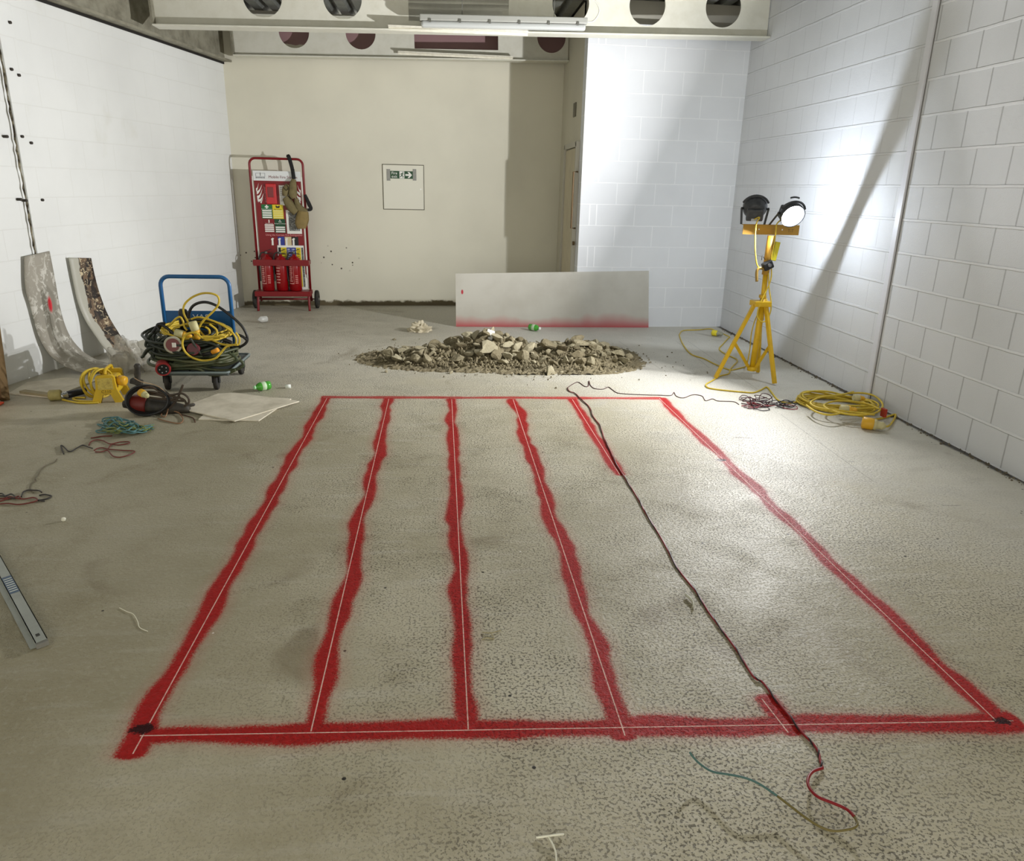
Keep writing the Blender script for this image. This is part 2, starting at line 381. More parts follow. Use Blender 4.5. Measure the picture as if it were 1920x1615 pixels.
    pa = ch = mi = None
    for a, b, sd, w, sh, wb in segs:
        q = line(a, b, sd, w, sh, wb)
        pa = q.outputs['Paint'] if pa is None else t.math('MAXIMUM', pa, q.outputs['Paint'])
        ch = q.outputs['Chalk'] if ch is None else t.math('MAXIMUM', ch, q.outputs['Chalk'])
        mi = q.outputs['Mist'] if mi is None else t.math('MAXIMUM', mi, q.outputs['Mist'])
    red = t.mix(t.ramp(fine, 0.35, 0.75), lin((158, 8, 10)), lin((182, 20, 24)))
    red = t.mix(t.math('MULTIPLY', pits, 0.55), red, lin((96, 12, 14)))
    c = t.mix(t.math('MULTIPLY', mi, 0.16), c, lin((190, 70, 66)))
    c = t.mix(t.math('MULTIPLY', pa, 0.97), c, red)
    c = t.mix(t.math('MULTIPLY', ch, t.ramp(t.noise(P, 35, 2), 0.3, 0.5, 0.55, 0.95)), c, lin((236, 200, 186)))
    # broken-out holes where the pegs were driven
    for (u, v, r) in ((268, 1367, 0.042), (1352, 863, 0.038), (1880, 1353, 0.030)):
        q = FL(u, v); dx = t.math('SUBTRACT', xyz[0], q.x); dy = t.math('SUBTRACT', xyz[1], q.y)
        dd = t.math('ADD', t.math('SQRT', t.math('ADD', t.math('MULTIPLY', dx, dx), t.math('MULTIPLY', t.math('MULTIPLY', dy, dy), 2.5))), t.math('MULTIPLY', t.math('SUBTRACT', t.noise(P, 60, 3, 0.7), 0.5), 0.06))
        c = t.mix(t.ramp(dd, r, r*0.7), c, lin((52, 12, 14)))
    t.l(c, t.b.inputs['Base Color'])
    t.l(t.math('ADD', t.ramp(mid, 0.3, 0.8, 0.50, 0.68), t.math('MULTIPLY', sm, -0.10)), t.b.inputs['Roughness'])
    t.l(t.ramp(pa, 0.0, 1.0, 0.4, 0.12), t.b.inputs['Specular IOR Level'])
    hgt = t.math('ADD', t.math('MULTIPLY', pits, -0.8), t.math('MULTIPLY', fine, 0.5))
    n1 = t.bump(hgt, 0.8, 0.010); n2 = t.bump(mid, 0.25, 0.02, n1)
    t.l(n2, t.b.inputs['Normal'])
    return t.m
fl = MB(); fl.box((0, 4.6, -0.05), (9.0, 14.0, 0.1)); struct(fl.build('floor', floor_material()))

# ------------------------------------------------------------------ walls
WHITE = (226, 227, 222)
m_right = wall_mat('right_wall_paint', (214, 215, 216), 'y', bw=0.3175, ph=5.04, mortar=0.006, strength=1.0, groove=False, grain=0.6, split=True)
def block_extra(t, p, c):
    # filled chase beside the corner: two upright joints on every other course
    z0 = PY(1118, 150, 8.68).z; par = int(z0/0.2325) % 2
    fl2 = t.math('MODULO', t.math('FLOOR', t.math('DIVIDE', p[2], 0.2325)), 2.0)
    on = t.math('COMPARE', fl2, float(par), 0.1)
    for u in (1118.5, 1132.3):
        x = PY(u, 150, 8.68).x
        c = t.mix(t.math('MULTIPLY', on, t.ramp(t.math('ABSOLUTE', t.math('SUBTRACT', p[0], x)), 0.008, 0.004)), c, lin((240, 241, 242)))
    return c
m_block = wall_mat('block_wall_paint', (224, 226, 228), 'x', bw=0.445, ph=2.171, mortar=0.006, strength=0.45, groove=False, joint=((238, 239, 240), 0.7), grain=0.12, extra=block_extra)
def left_extra(t, p, c):
    s = t.noise(t.pos, 2.2, 4)
    return t.mix(t.ramp(s, 0.62, 0.8, 0, 0.35), c, lin((205, 203, 190)))
m_left = wall_mat('left_wall_paint', (228, 229, 225), (LDIR.x, LDIR.y), bw=0.445, ph=0.1, mortar=0.004, strength=0.35, groove=True, joint=((214, 214, 208), 0.5), extra=left_extra, grain=0.12)
def back_extra(t, p, c):
    # pinkish bare plaster above the beam line with a torn lower edge; splashes of dirt beside the trolley
    e = t.math('ADD', p[2], t.math('MULTIPLY', t.math('SUBTRACT', t.noise(t.pos, 6, 4, 0.6), 0.5), 0.16))
    c = t.mix(t.math('MULTIPLY', t.ramp(e, 3.12, 3.13), t.math('GREATER_THAN', p[0], -2.32)), c, lin((150, 118, 118)))
    e2 = t.math('ADD', p[2], t.math('MULTIPLY', t.math('SUBTRACT', t.noise(t.pos, 11, 4, 0.6), 0.5), 0.07))
    c = t.mix(t.ramp(e2, 3.385, 3.39), c, lin((222, 218, 206)))
    vo = t.n('ShaderNodeTexVoronoi'); t.l(t.pos, vo.inputs['Vector']); vo.inputs['Scale'].default_value = 13
    for (x, z, r) in ((-1.38, 0.62, 0.30), (-2.5, 0.66, 0.2)):
        dx = t.math('SUBTRACT', p[0], x); dz = t.math('SUBTRACT', p[2], z)
        rr = t.math('SQRT', t.math('ADD', t.math('MULTIPLY', dx, dx), t.math('MULTIPLY', t.math('MULTIPLY', dz, dz), 2.0)))
        c = t.mix(t.math('MULTIPLY', t.ramp(rr, r, r*0.6), t.ramp(vo.outputs['Distance'], 0.17, 0.12)), c, lin((74, 66, 52)))
    ft = t.math('ADD', p[2], t.math('MULTIPLY', t.math('SUBTRACT', t.noise(t.pos, 9, 4), 0.5), 0.12))
    return t.mix(t.ramp(ft, 0.075, 0.045), c, lin((96, 86, 62)))
m_back = wall_mat('rear_wall_paint', (221, 217, 198), 'x', bw=5.0, row=9.0, ph=11.0, mortar=0.0, strength=0.0, extra=back_extra, grain=0.08)

TH = 0.2
w = MB(); w.box((XR+TH/2, (Y0+9.6)/2, ZT/2), (TH, 9.6-Y0, ZT)); w_right = struct(w.build('wall_right', m_right))
# block wall (forward pier in the right rear corner)
ktop = PY(1213, 46, 8.7).z
k = MB(); a0 = Vector((AX, KY(AX), 0)); a1 = Vector((XR, KY(XR), 0)); off = Vector((0, 0.2, 0))
k.slab([p+Vector((0, 0, ktop)) for p in (a0, a1, a1+off, a0+off)], ktop); struct(k.build('wall_corner', m_block))
k = MB(); k.slab([p+Vector((0, 0, ZT)) for p in (a0+off*0.55, a1+off*0.55, a1+off*1.5, a0+off*1.5)], ZT-ktop+0.1); struct(k.build('wall_corner_upper', M('bulkhead_grey', (176, 172, 158), 0.7, var=0.3, scale=3, dirt=(150, 144, 128))))
# rear wall
w = MB(); w.slab([BW(-3.0, 0, ZT), BW(4.0, 0, ZT), BW(4.0, -0.2, ZT), BW(-3.0, -0.2, ZT)], ZT); struct(w.build('wall_rear', m_back))
# left wall
sN = s_of(Vector((-4.4, Y0, 0)))
w = MB(); w.slab([LW(-0.25, 0, ZT), LW(sN, 0, ZT), LW(sN, -TH, ZT), LW(-0.25, -TH, ZT)], ZT); struct(w.build('wall_left', m_left))
# alcove side wall with its door
m_alc = wall_mat('alcove_paint', (205, 200, 180), 'y', bw=5.0, row=9.0, ph=11, mortar=0.0, strength=0.0, grain=0.08)
w = MB(); w.slab([Vector((AX, KY(AX)+0.2, ZT)), Vector((AX+0.12, KY(AX)+0.2, ZT)), Vector((AX+0.12, 10.33, ZT)), Vector((AX, 10.33, ZT))], ZT); struct(w.build('wall_alcove', m_alc))
m_door = M('door_paint', (196, 186, 158), 0.5, var=0.15, scale=5)
m_frame = M('door_frame_paint', (186, 182, 168), 0.5)
d = MB(); d.box((AX-0.012, 9.32, 1.0), (0.024, 0.80, 2.0)); door = struct(d.build('door_1', m_door, bevel=0.003))
f = MB(); f.box((AX-0.022, 8.90, 1.03), (0.044, 0.06, 2.06)).box((AX-0.022, 9.75, 1.03), (0.044, 0.06, 2.06)).box((AX-0.022, 9.325, 2.04), (0.044, 0.9, 0.06)); f.build('door_frame', m_frame, door, bevel=0.003)
m_bronze = M('bronze_handle', (104, 84, 56), 0.4, 0.3)
hz0, hz1 = PX(1071, 428, AX-0.07).z, PX(1076, 322, AX-0.07).z
hd = MB(); hy = PX(1073, 380, AX-0.07).y
hd.tube([(AX-0.02, hy, hz0), (AX-0.07, hy, hz0), (AX-0.07, hy, hz1), (AX-0.02, hy, hz1)], 0.011, 10); hd.build('pull_handle', m_bronze, door)
lk = MB(); lk.cyl((AX-0.02, hy+0.02, hz0-0.17), (AX-0.045, hy+0.02, hz0-0.17), 0.022); lk.build('lock', m_bronze, door)
# small notice on the alcove wall above the door
sg = MB(); q = PX(1078, 206, AX-0.004); sg.box((AX-0.006, q.y, q.z), (0.012, 0.16, 0.15)); tag(sg.build('door_notice', M('notice_grey', (112, 108, 92), 0.6, var=0.3, scale=60), loc=(AX, q.y, q.z)), 'small grey notice on the alcove wall above the door', 'sign')
# baseboard strip behind (bare, torn plaster foot of the rear wall is in its paint)

# pilaster strip, cable slot and fixings on the left wall
s_a = s_of(PL(12, 0)); s_b = s_of(PL(95, 480))
sp = MB(); sE = 0.5*(s_a+s_b); sC = s_of(PL(30, 300))
sp.slab([LW(sE, 0.022, 2.885), LW(sC-0.03, 0.022, 2.885), LW(sC-0.03, 0, 2.885), LW(sE, 0, 2.885)], 2.885)
struct(tag(sp.build('trim_1', m_left, bevel=0.004)))
m_dark = M('dark_slot', (44, 36, 22), 0.9, var=0.7, scale=14, dirt=(190, 180, 150))
sl = MB(); pts = []
for i in range(40):
    z = 0.95+1.55*i/39; pts.append(LW(sC+rnd.uniform(-0.006, 0.006), 0.024, z))
sl.tube(pts, [rnd.uniform(0.003, 0.010) for _ in pts], 6); pil = struct(sl.build('trim_2', m_dark))
m_bolt = M('rusty_bolt', (50, 44, 36), 0.7)
for (u, v) in ((57, 268), (40, 256), (20, 130), (34, 141), (11, 256), (78, 375), (47, 376), (37, 374), (17, 42)):
    p = PL(u, v, 0.022); b = MB(); b.cyl(p-LN*0.02, p+LN*0.016, 0.011, 8)
    tag(b.build('fixing_stub', m_bolt, loc=tuple(p-LN*0.02)), 'rusty stub of a cut fixing in the left wall strip', 'bolt', 'cut fixings along the left wall strip')

# ------------------------------------------------------------------ roof deck and steel
m_deck = M('deck_steel', (120, 122, 116), 0.55, 0.2, var=0.5, scale=7, dirt=(70, 70, 64))
dk = MB(); x = -4.6; prof = []
while x < 4.2:
    prof += [(x, ZT), (x+0.10, ZT), (x+0.13, ZT+0.07), (x+0.17, ZT+0.07)]; x += 0.20
vs = [(px, y, pz) for y in (Y0, 10.6) for px, pz in prof]; n = len(prof)
dk.add(vs, [(i, i+1, n+i+1, n+i) for i in range(n-1)]); struct(dk.build('ceiling', m_deck, solid=0.004))
dk = MB(); dk.box((0, 4.4, ZT+0.12), (9.4, 12.4, 0.06)); struct(dk.build('roof', M('roof_board', (90, 90, 86), 0.8)))

m_cream = M('steel_paint_cream', (214, 212, 198), 0.5, var=0.25, scale=9, dirt=(180, 174, 150))
m_white_steel = m_cream
m_grey = M('weathered_steel', (146, 142, 124), 0.6, var=0.75, scale=6, dirt=(84, 78, 62), bump=0.2, bscale=40)
# beam along the left wall
lb = thing('wall_beam', 'weathered grey steel beam running along the top of the left wall', 'beam', tuple(LW(3.0, 0.05, 2.9)))
b = MB(); b.slab([LW(-0.05, 0.10, 2.93), LW(sN, 0.10, 2.93), LW(sN, 0.0, 2.93), LW(-0.05, 0.0, 2.93)], 0.022); b.build('bottom_flange', m_grey, lb)
b = MB(); b.slab([LW(-0.05, 0.024, ZT), LW(sN, 0.024, ZT), LW(sN, 0.001, ZT), LW(-0.05, 0.001, ZT)], ZT-2.93); b.build('web', m_grey, lb)
b = MB(); b.slab([LW(-0.05, 0.014, 2.906), LW(sN, 0.014, 2.906), LW(sN, 0.001, 2.906), LW(-0.05, 0.001, 2.906)], 0.022); b.build('gap_shade', M('black_strip', (26, 24, 20), 0.8), lb)  # dark strip standing in for the shadow gap between wall and flange

def cell_beam(label, A, B, holes, opens, depth, fl_w, name='cellular_beam'):
    """web runs from A to B (bottom edge of the bottom flange); holes: pixel columns and radius"""
    A = Vector(A); B = Vector(B); L = (B-A).length; x = (B-A).normalized(); up = Vector((0, 0, 1)); up = (up-x*up.dot(x)).normalized(); nrm = x.cross(up)
    t = thing(name, label, 'beam', tuple((A+B)/2))
    loops = [rect(0, 0.012, L, depth)]+[circ(c, zc, r, 44) for c, zc, r in holes]+[rect(*o) for o in opens]
    flat('web', loops, 0.012, m_cream, t, frame(A, x, up))
    rot = Matrix((x, -nrm, up)).transposed()
    b = MB(); b.box((A+B)/2+up*0.006, (L, fl_w, 0.014), rot); b.build('bottom_flange', m_cream, t, bevel=0.002)
    b = MB(); b.box((A+B)/2+up*(depth), (L, fl_w, 0.014), rot); b.build('top_flange', m_cream, t)
    for e in (A, ):
        b = MB(); b.box(e-x*0.0+up*(depth/2+0.01), (0.02, fl_w*0.9, depth-0.02), rot); b.build('end_plate', m_grey, t)
    return t, A, x, up
FA = PY(292, 51, 8.25); FA = FA; FB = PX(1437, 74, XR-0.004)
xd = (FB-FA).normalized(); NF = xd.cross(Vector((0, 0, 1))); 
def on_beam(u, v, A, nf): return PN(u, v, A, nf)
def cx_(u, v, A, xdir, nf): return (on_beam(u, v, A, nf)-A).dot(xdir)
hz = 0.285
holes = [(cx_(u, v, FA, xd, NF), hz, 0.185) for u, v in ((493, 8), (643, 12), (1070, 10), (1213, 27), (1355, 30))]
op = [(cx_(766, 20, FA, xd, NF), 0.10, cx_(954, 20, FA, xd, NF), 0.47)]
front_beam, *_ = cell_beam('front cream cellular beam with round holes nearest the camera', FA, FB, holes, op, ZT-3.09, 0.20)
GA = PY(440, 106, 9.95); GB = PY(1062, 117, 10.0); GB.x = AX-0.005
xg = (GB-GA).normalized(); NG = xg.cross(Vector((0, 0, 1)))
holes = [(cx_(u, v, GA, xg, NG), 0.275, 0.175) for u, v in ((551, 60), (676, 62), (1034, 75))]
op = [(cx_(777, 80, GA, xg, NG), 0.12, cx_(934, 80, GA, xg, NG), 0.40)]
rear_beam, *_ = cell_beam('rear cream cellular beam with round holes against the rear wall', GA, GB, holes, op, ZT-3.05, 0.16)
# the end of the cross beam is bolted to a bracket on the left beam
# fluorescent batten
m_batten = M('batten_plastic', (158, 158, 150), 0.4)
m_diff = M('batten_diffuser', (180, 182, 178), 0.25)
b0 = PN(787, 38, FA-NF*0.0+Vector((0, -0.2, 0)), NF); b1 = PN(1100, 45, FA+Vector((0, -0.2, 0)), NF)
bt = thing('batten_light', 'unlit white fluorescent batten hanging in front of the front beam', 'light', tuple((b0+b1)/2))
xb = (b1-b0).normalized(); rotb = Matrix((xb, Vector((0, 0, 1)).cross(xb), Vector((0, 0, 1)))).transposed(); Lb = (b1-b0).length
m = MB(); m.box((b0+b1)/2+Vector((0, 0, 0.02)), (Lb, 0.11, 0.055), rotb); m.build('body', m_batten, bt, bevel=0.008)
m = MB(); m.box((b0+b1)/2-Vector((0, 0, 0.035)), (Lb*0.985, 0.085, 0.055), rotb); m.build('diffuser', m_diff, bt, bevel=0.02)
m_clip = M('clip_grey', (92, 92, 84), 0.5)
for i in range(6):
    p = b0+xb*(Lb*(0.06+0.176*i)); m = MB(); m.box(p+Vector((0, -0.058, -0.008)), (0.022, 0.008, 0.03), rotb); m.build('clip', m_clip, bt)
for fr in (0.25, 0.8):
    p = b0+xb*Lb*fr; m = MB(); m.tube([p+Vector((0, 0, 0.045)), Vector((p.x, p.y, ZT+0.002))], 0.003, 6); m.build('chain', m_clip, bt)
cab = spline([b1+Vector((0, 0, 0.02)), b1+xb*0.07+Vector((0, 0, 0.03)), b1+xb*0.12+Vector((0, 0, 0.12)), b1+xb*0.06+Vector((0, 0, 0.21)), b1-xb*0.05+Vector((0, 0, 0.22)), b1-xb*0.14+Vector((0, 0, 0.27)), b1-xb*0.17+Vector((0, 0, 0.37))], 8)
m = MB(); m.tube(cab, 0.007, 8); m.build('flex', M('white_flex', (214, 212, 200), 0.5), bt)
# loose steel strips lying on the beam flanges
m_strip = M('bare_strip', (228, 224, 208), 0.4, var=0.3, scale=20, dirt=(150, 140, 120))
p0 = on_beam(728, 49, FA+Vector((0, -0.11, 0)), NF); p1 = on_beam(990, 60, FA+Vector((0, -0.11, 0)), NF)
m = MB(); m.bar(p0, p1, 0.05, 0.016); m.bar(p0+Vector((0, 0.02, -0.018)), p1+Vector((0, 0.02, -0.018)), 0.004, 0.03)
tag(m.build('steel_strip', m_strip, loc=tuple(p0)), 'long pale metal strip lying on the flange of the front beam', 'metal strip')
p0 = on_beam(746, 97, GA+Vector((0, -0.09, 0)), NG); p1 = on_beam(962, 107, GA+Vector((0, -0.09, 0)), NG)
m = MB(); m.bar(p0, p1, 0.05, 0.014); m.bar(p0+Vector((0, 0.02, -0.015)), p1+Vector((0, 0.02, -0.015)), 0.004, 0.026)
tag(m.build('steel_strip', m_strip, loc=tuple(p0)), 'long pale metal strip lying on the flange of the rear beam', 'metal strip')

# movement joint cover on the right wall
m_cover = M('joint_cover', (214, 214, 218), 0.45)
jt, jb = PX(1757, 0, XR), PX(1632, 735, XR); jy = (jt.y+jb.y)/2
c = MB(); c.box((XR-0.009, jy, 1.72), (0.022, 0.06, 3.44)); struct(c.build('trim_3', m_cover, bevel=0.002))
c = MB(); c.box((XR-0.002, jy+0.033, 1.72), (0.008, 0.004, 3.44)).box((XR-0.002, jy-0.033, 1.72), (0.008, 0.004, 3.44)); struct(c.build('trim_4', M('joint_gap_shade', (128, 126, 124), 0.8)))  # grey edge lines: joint gap, and the cover's shadow put in as colour

# ------------------------------------------------------------------ mobile fire station trolley
RED = M('trolley_red', (122, 10, 18), 0.38, var=0.25, scale=9, dirt=(110, 14, 18))
PRED = M('panel_red', (124, 11, 20), 0.42)
WHT = M('print_white', (232, 230, 222), 0.5)
BLK = M('print_black', (30, 30, 30), 0.5)
DRED = M('print_dark_red', (120, 20, 26), 0.5)
GRN = M('print_green', (24, 104, 52), 0.45); YEL = M('print_yellow', (222, 200, 40), 0.45); BLU = M('print_blue', (40, 56, 140), 0.45)
CREAM = M('print_cream', (206, 190, 150), 0.5); DGRN = M('print_dark_green', (20, 70, 40), 0.5)
RUB = M('black_rubber', (34, 33, 31), 0.7, var=0.5, scale=20, dirt=(80, 74, 62))
FS_BASE = Vector((-2.03, 9.84, 0))
fs = thing('fire_station_trolley', 'red mobile fire station trolley standing against the rear wall in the left corner', 'fire trolley', tuple(FS_BASE), rot=(0, 0, 0.05))
WF = 0.315                                   # half width of the tube frame
def arc(cx, cz, r, a0, a1, n=6): return [(cx+r*math.cos(a0+(a1-a0)*i/n), cz+r*math.sin(a0+(a1-a0)*i/n)) for i in range(n+1)]
path = [(-WF, 0.26)]+arc(-WF+0.07, 1.825-0.07, 0.07, math.pi, math.pi/2)+arc(WF-0.07, 1.825-0.07, 0.07, math.pi/2, 0)+[(WF, 0.26)]
m = MB(); m.tube([(x, 0.0, z) for x, z in path], 0.0145, 10)
for s in (-1, 1):
    m.tube([(s*WF, 0, 0.27), (s*WF, 0.02, 0.16), (s*WF, 0.06, 0.10)], 0.0145, 10)
m.tube([(-WF, 0.06, 0.12), (WF, 0.06, 0.12)], 0.013, 10)
m.tube([(-WF-0.045, 0.06, 0.12), (WF+0.045, 0.06, 0.12)], 0.008, 8)
m.build('tube_frame', RED, fs)
m = MB()
for z in (0.245, ): m.box((0, -0.10, z), (2*WF+0.05, 0.22, 0.006)).box((0, -0.21, z-0.025), (2*WF+0.05, 0.006, 0.06)); m.box((-WF-0.022, -0.10, z-0.02), (0.006, 0.22, 0.05)).box((WF+0.022, -0.10, z-0.02), (0.006, 0.22, 0.05))
m.build('shelf', RED, fs, bevel=0.002)
m = MB(); m.bar((-WF-0.02, -0.175, 0.60), (WF+0.02, -0.175, 0.60), 0.010, 0.075, (0, 0, 1)).bar((-WF-0.02, -0.175, 0.60), (-WF-0.02, 0, 0.60), 0.01, 0.05).bar((WF+0.02, -0.175, 0.60), (WF+0.02, 0, 0.60), 0.01, 0.05)
m.build('retaining_rail', RED, fs, bevel=0.003)
for s in (-1, 1):
    m = MB(); m.tube(spline([(s*(WF-0.005), -0.15, 0.24), (s*(WF-0.005), -0.18, 0.15), (s*(WF-0.0), -0.20, 0.006)], 5), 0.015, 10); m.build('leg', RED, fs)
    m = MB(); wx = s*(WF+0.07)
    m.lathe([(-0.024, 0.055), (-0.024, 0.10), (-0.016, 0.115), (0.016, 0.115), (0.024, 0.10), (0.024, 0.055), (0.018, 0.05), (0.018, 0.012)], (wx, 0.06, 0.118), (1, 0, 0), 28); wh = m.build('wheel', RUB, fs)
    m = MB(); m.cyl((wx-0.03*1, 0.06, 0.118), (wx+0.03, 0.06, 0.118), 0.018); m.build('hub', M('hub_grey', (120, 118, 112), 0.4, 0.5), wh)
m = MB(); m.box((0, 0.004, 1.06), (2*WF-0.075, 0.006, 1.24)); m.build('panel', PRED, fs)
m = MB(); m.box((0.235, 0.010, 0.36), (0.13, 0.004, 0.20)); m.build('backing_sheet', WHT, fs)
m = MB()
for s in (-1, 1): m.box((s*(WF-0.022), -0.006, 1.01), (0.010, 0.006, 1.22))
m.build('white_trim', WHT, fs)
def fsf(x, z, y=-0.001, rot=0.0):
    return frame((x, y, z), (math.cos(rot), 0, math.sin(rot)), (-math.sin(rot), 0, math.cos(rot)))
m = MB(); m.box((0, -0.004, 1.625), (0.565, 0.008, 0.115)); hd = m.build('header_sign', M('sign_white', (222, 224, 222), 0.4), fs)
text('header_text', 'Mobile Fire Station', 0.0445, M('print_maroon', (110, 26, 34), 0.5), hd, fsf(0.07, 1.612, -0.009))
flat('crest', [rect(-0.055, 0.0, 0.055, 0.042), rect(-0.052, 0.003, 0.052, 0.039)], 0.001, M('print_grey', (90, 94, 100), 0.5), hd, fsf(-0.195, 1.613, -0.009))
flat('crest_bar', [rect(-0.003, 0.012, 0.003, 0.048)], 0.001, BLK, hd, fsf(-0.195, 1.613, -0.0095))
flat('crest_line', [rect(-0.055+0.016*i, -0.018, -0.046+0.016*i, -0.004) for i in range(7)], 0.001, M('print_grey', (90, 94, 100), 0.5), hd, fsf(-0.195, 1.613, -0.009))
# white flame emblems at both upper corners
def flame(cx, cz, mir):
    loops = []
    for (x0, z0, x1, z1, th, bend) in ((-0.045, 0.045, -0.010, 0.125, 0.026, 0.020), (-0.040, 0.010, 0.030, 0.110, 0.030, 0.022), (-0.040, -0.045, 0.030, 0.060, 0.032, 0.030), (-0.035, -0.080, 0.042, 0.010, 0.030, 0.034), (-0.035, -0.115, 0.030, -0.040, 0.034, 0.036)):
        top = []; bot = []
        for i in range(9):
            t = i/8; x = x0+(x1-x0)*t; z = z0+(z1-z0)*t-bend*math.sin(math.pi*t); w = 1.35*th*(1-t)**0.6
            top.append((mir*x, z+w*0.5)); bot.append((mir*x, z-w*0.5))
        lp = top+bot[::-1][1:]
        loops.append(lp)
    return loops
flat('flame_emblem', flame(0, 0, 1), 0.001, WHT, fs, fsf(-0.215, 1.415, -0.0005))
flat('flame_emblem', flame(0, 0, -1), 0.001, WHT, fs, fsf(0.225, 1.405, -0.0005))
m = MB(); m.box((-0.082, -0.012, 1.415), (0.125, 0.03, 0.24)); ab = m.build('alarm_box', M('alarm_red', (188, 26, 32), 0.3), fs, bevel=0.008)
m = MB(); m.box((-0.088, -0.029, 1.435), (0.07, 0.006, 0.12)); m.build('alarm_cover', M('alarm_dark', (118, 10, 16), 0.25), ab, bevel=0.003)
text('alarm_text', 'evacuator', 0.048, M('print_pink', (226, 150, 150), 0.5), fs, fsf(-0.155, 1.405, -0.0005, math.pi/2*1.03))
m = MB(); m.box((0.07, -0.002, 1.40), (0.115, 0.004, 0.235)); nt = m.build('notice_sheet', WHT, fs)
flat('notice_print', [rect(-0.045, 0.09-0.022*i, 0.04, 0.10-0.022*i) for i in range(8)], 0.001, M('print_pale_grey', (170, 168, 162), 0.5), nt, fsf(0.07, 1.395, -0.0047))
# four instruction plates
def plate(x, z, w, h, col, name, head, bars, barcol, txtcol):
    m = MB(); m.box((x, -0.0025, z), (w, 0.004, h)); pl = m.build(name, col, fs)
    text('plate_text', head, 0.017, txtcol, pl, fsf(x, z+h*0.17, -0.0052))
    flat('plate_line', [rect(-w*0.44, -h*0.46+0.155*h*i, w*0.44, -h*0.46+0.155*h*i+h*0.105) for i in range(bars)], 0.001, barcol, pl, fsf(x, z, -0.0052))
    return pl
p1 = plate(-0.15, 1.205, 0.128, 0.168, GRN, 'first_aid_plate', 'First Aid Contacts', 4, WHT, WHT)
flat('cross', [[(-.008, -.022), (.008, -.022), (.008, -.008), (.022, -.008), (.022, .008), (.008, .008), (.008, .022), (-.008, .022), (-.008, .008), (-.022, .008), (-.022, -.008), (-.008, -.008)]], 0.001, WHT, p1, fsf(-0.15, 1.262, -0.0052))
p2 = plate(-0.018, 1.205, 0.128, 0.168, YEL, 'yellow_plate', 'Site Contacts', 4, M('print_pale_yellow', (226, 216, 130), 0.5), BLK)
flat('face_mark', [[(-.026, .006), (-.018, .02), (-.008, .008), (.008, .008), (.018, .02), (.026, .006), (.018, -.012), (-.018, -.012)]], 0.001, BLK, p2, fsf(-0.018, 1.262, -0.0052))
p3 = plate(-0.135, 1.035, 0.124, 0.16, PRED, 'red_plate', 'Fire Marshals', 4, WHT, WHT)
flat('figure_mark', [rect(-.006, -.018, .006, .018)], 0.001, WHT, p3, fsf(-0.135, 1.09, -0.0052))
p4 = plate(-0.004, 1.035, 0.128, 0.168, DGRN, 'green_plate', 'Emergency Contacts', 3, WHT, WHT)
flat('triangle_mark', [[(-.018, -.014), (.018, -.014), (0, .018)], [(-.011, -.010), (.011, -.010), (0, .009)]], 0.001, WHT, p4, fsf(-0.004, 1.094, -0.0052))
m = MB(); m.box((0.165, -0.0025, 1.085), (0.18, 0.004, 0.285)); nt2 = m.build('notice_sheet', WHT, fs)
m = MB(); m.box((0.168, -0.005, 1.09), (0.13, 0.002, 0.225)); m.build('notice_print', M('dark_print', (70, 70, 68), 0.5, var=0.9, scale=70, dirt=(190, 190, 184)), nt2)
text('panel_text', 'Using the Correct Fire Extinguisher', 0.031, M('print_pink', (226, 150, 150), 0.5), fs, fsf(0.035, 0.925, -0.0005))
for i, (cc, nm) in enumerate(((PRED, 'red_icon'), (BLU, 'blue_icon'), (CREAM, 'cream_icon'), (BLK, 'black_icon'))):
    x = -0.09+0.085*i; m = MB(); m.box((x, -0.0022, 0.85), (0.078, 0.003, 0.11)); ic = m.build(nm, cc, fs)
    flat('extinguisher_mark', [[(-.03, -.05), (-.006, -.05), (-.006, .02), (.004, .03), (-.01, .042), (-.03, .03), (-.034, .012), (-.026, .018)]], 0.001, WHT, ic, fsf(x-0.004, 0.85, -0.0045))
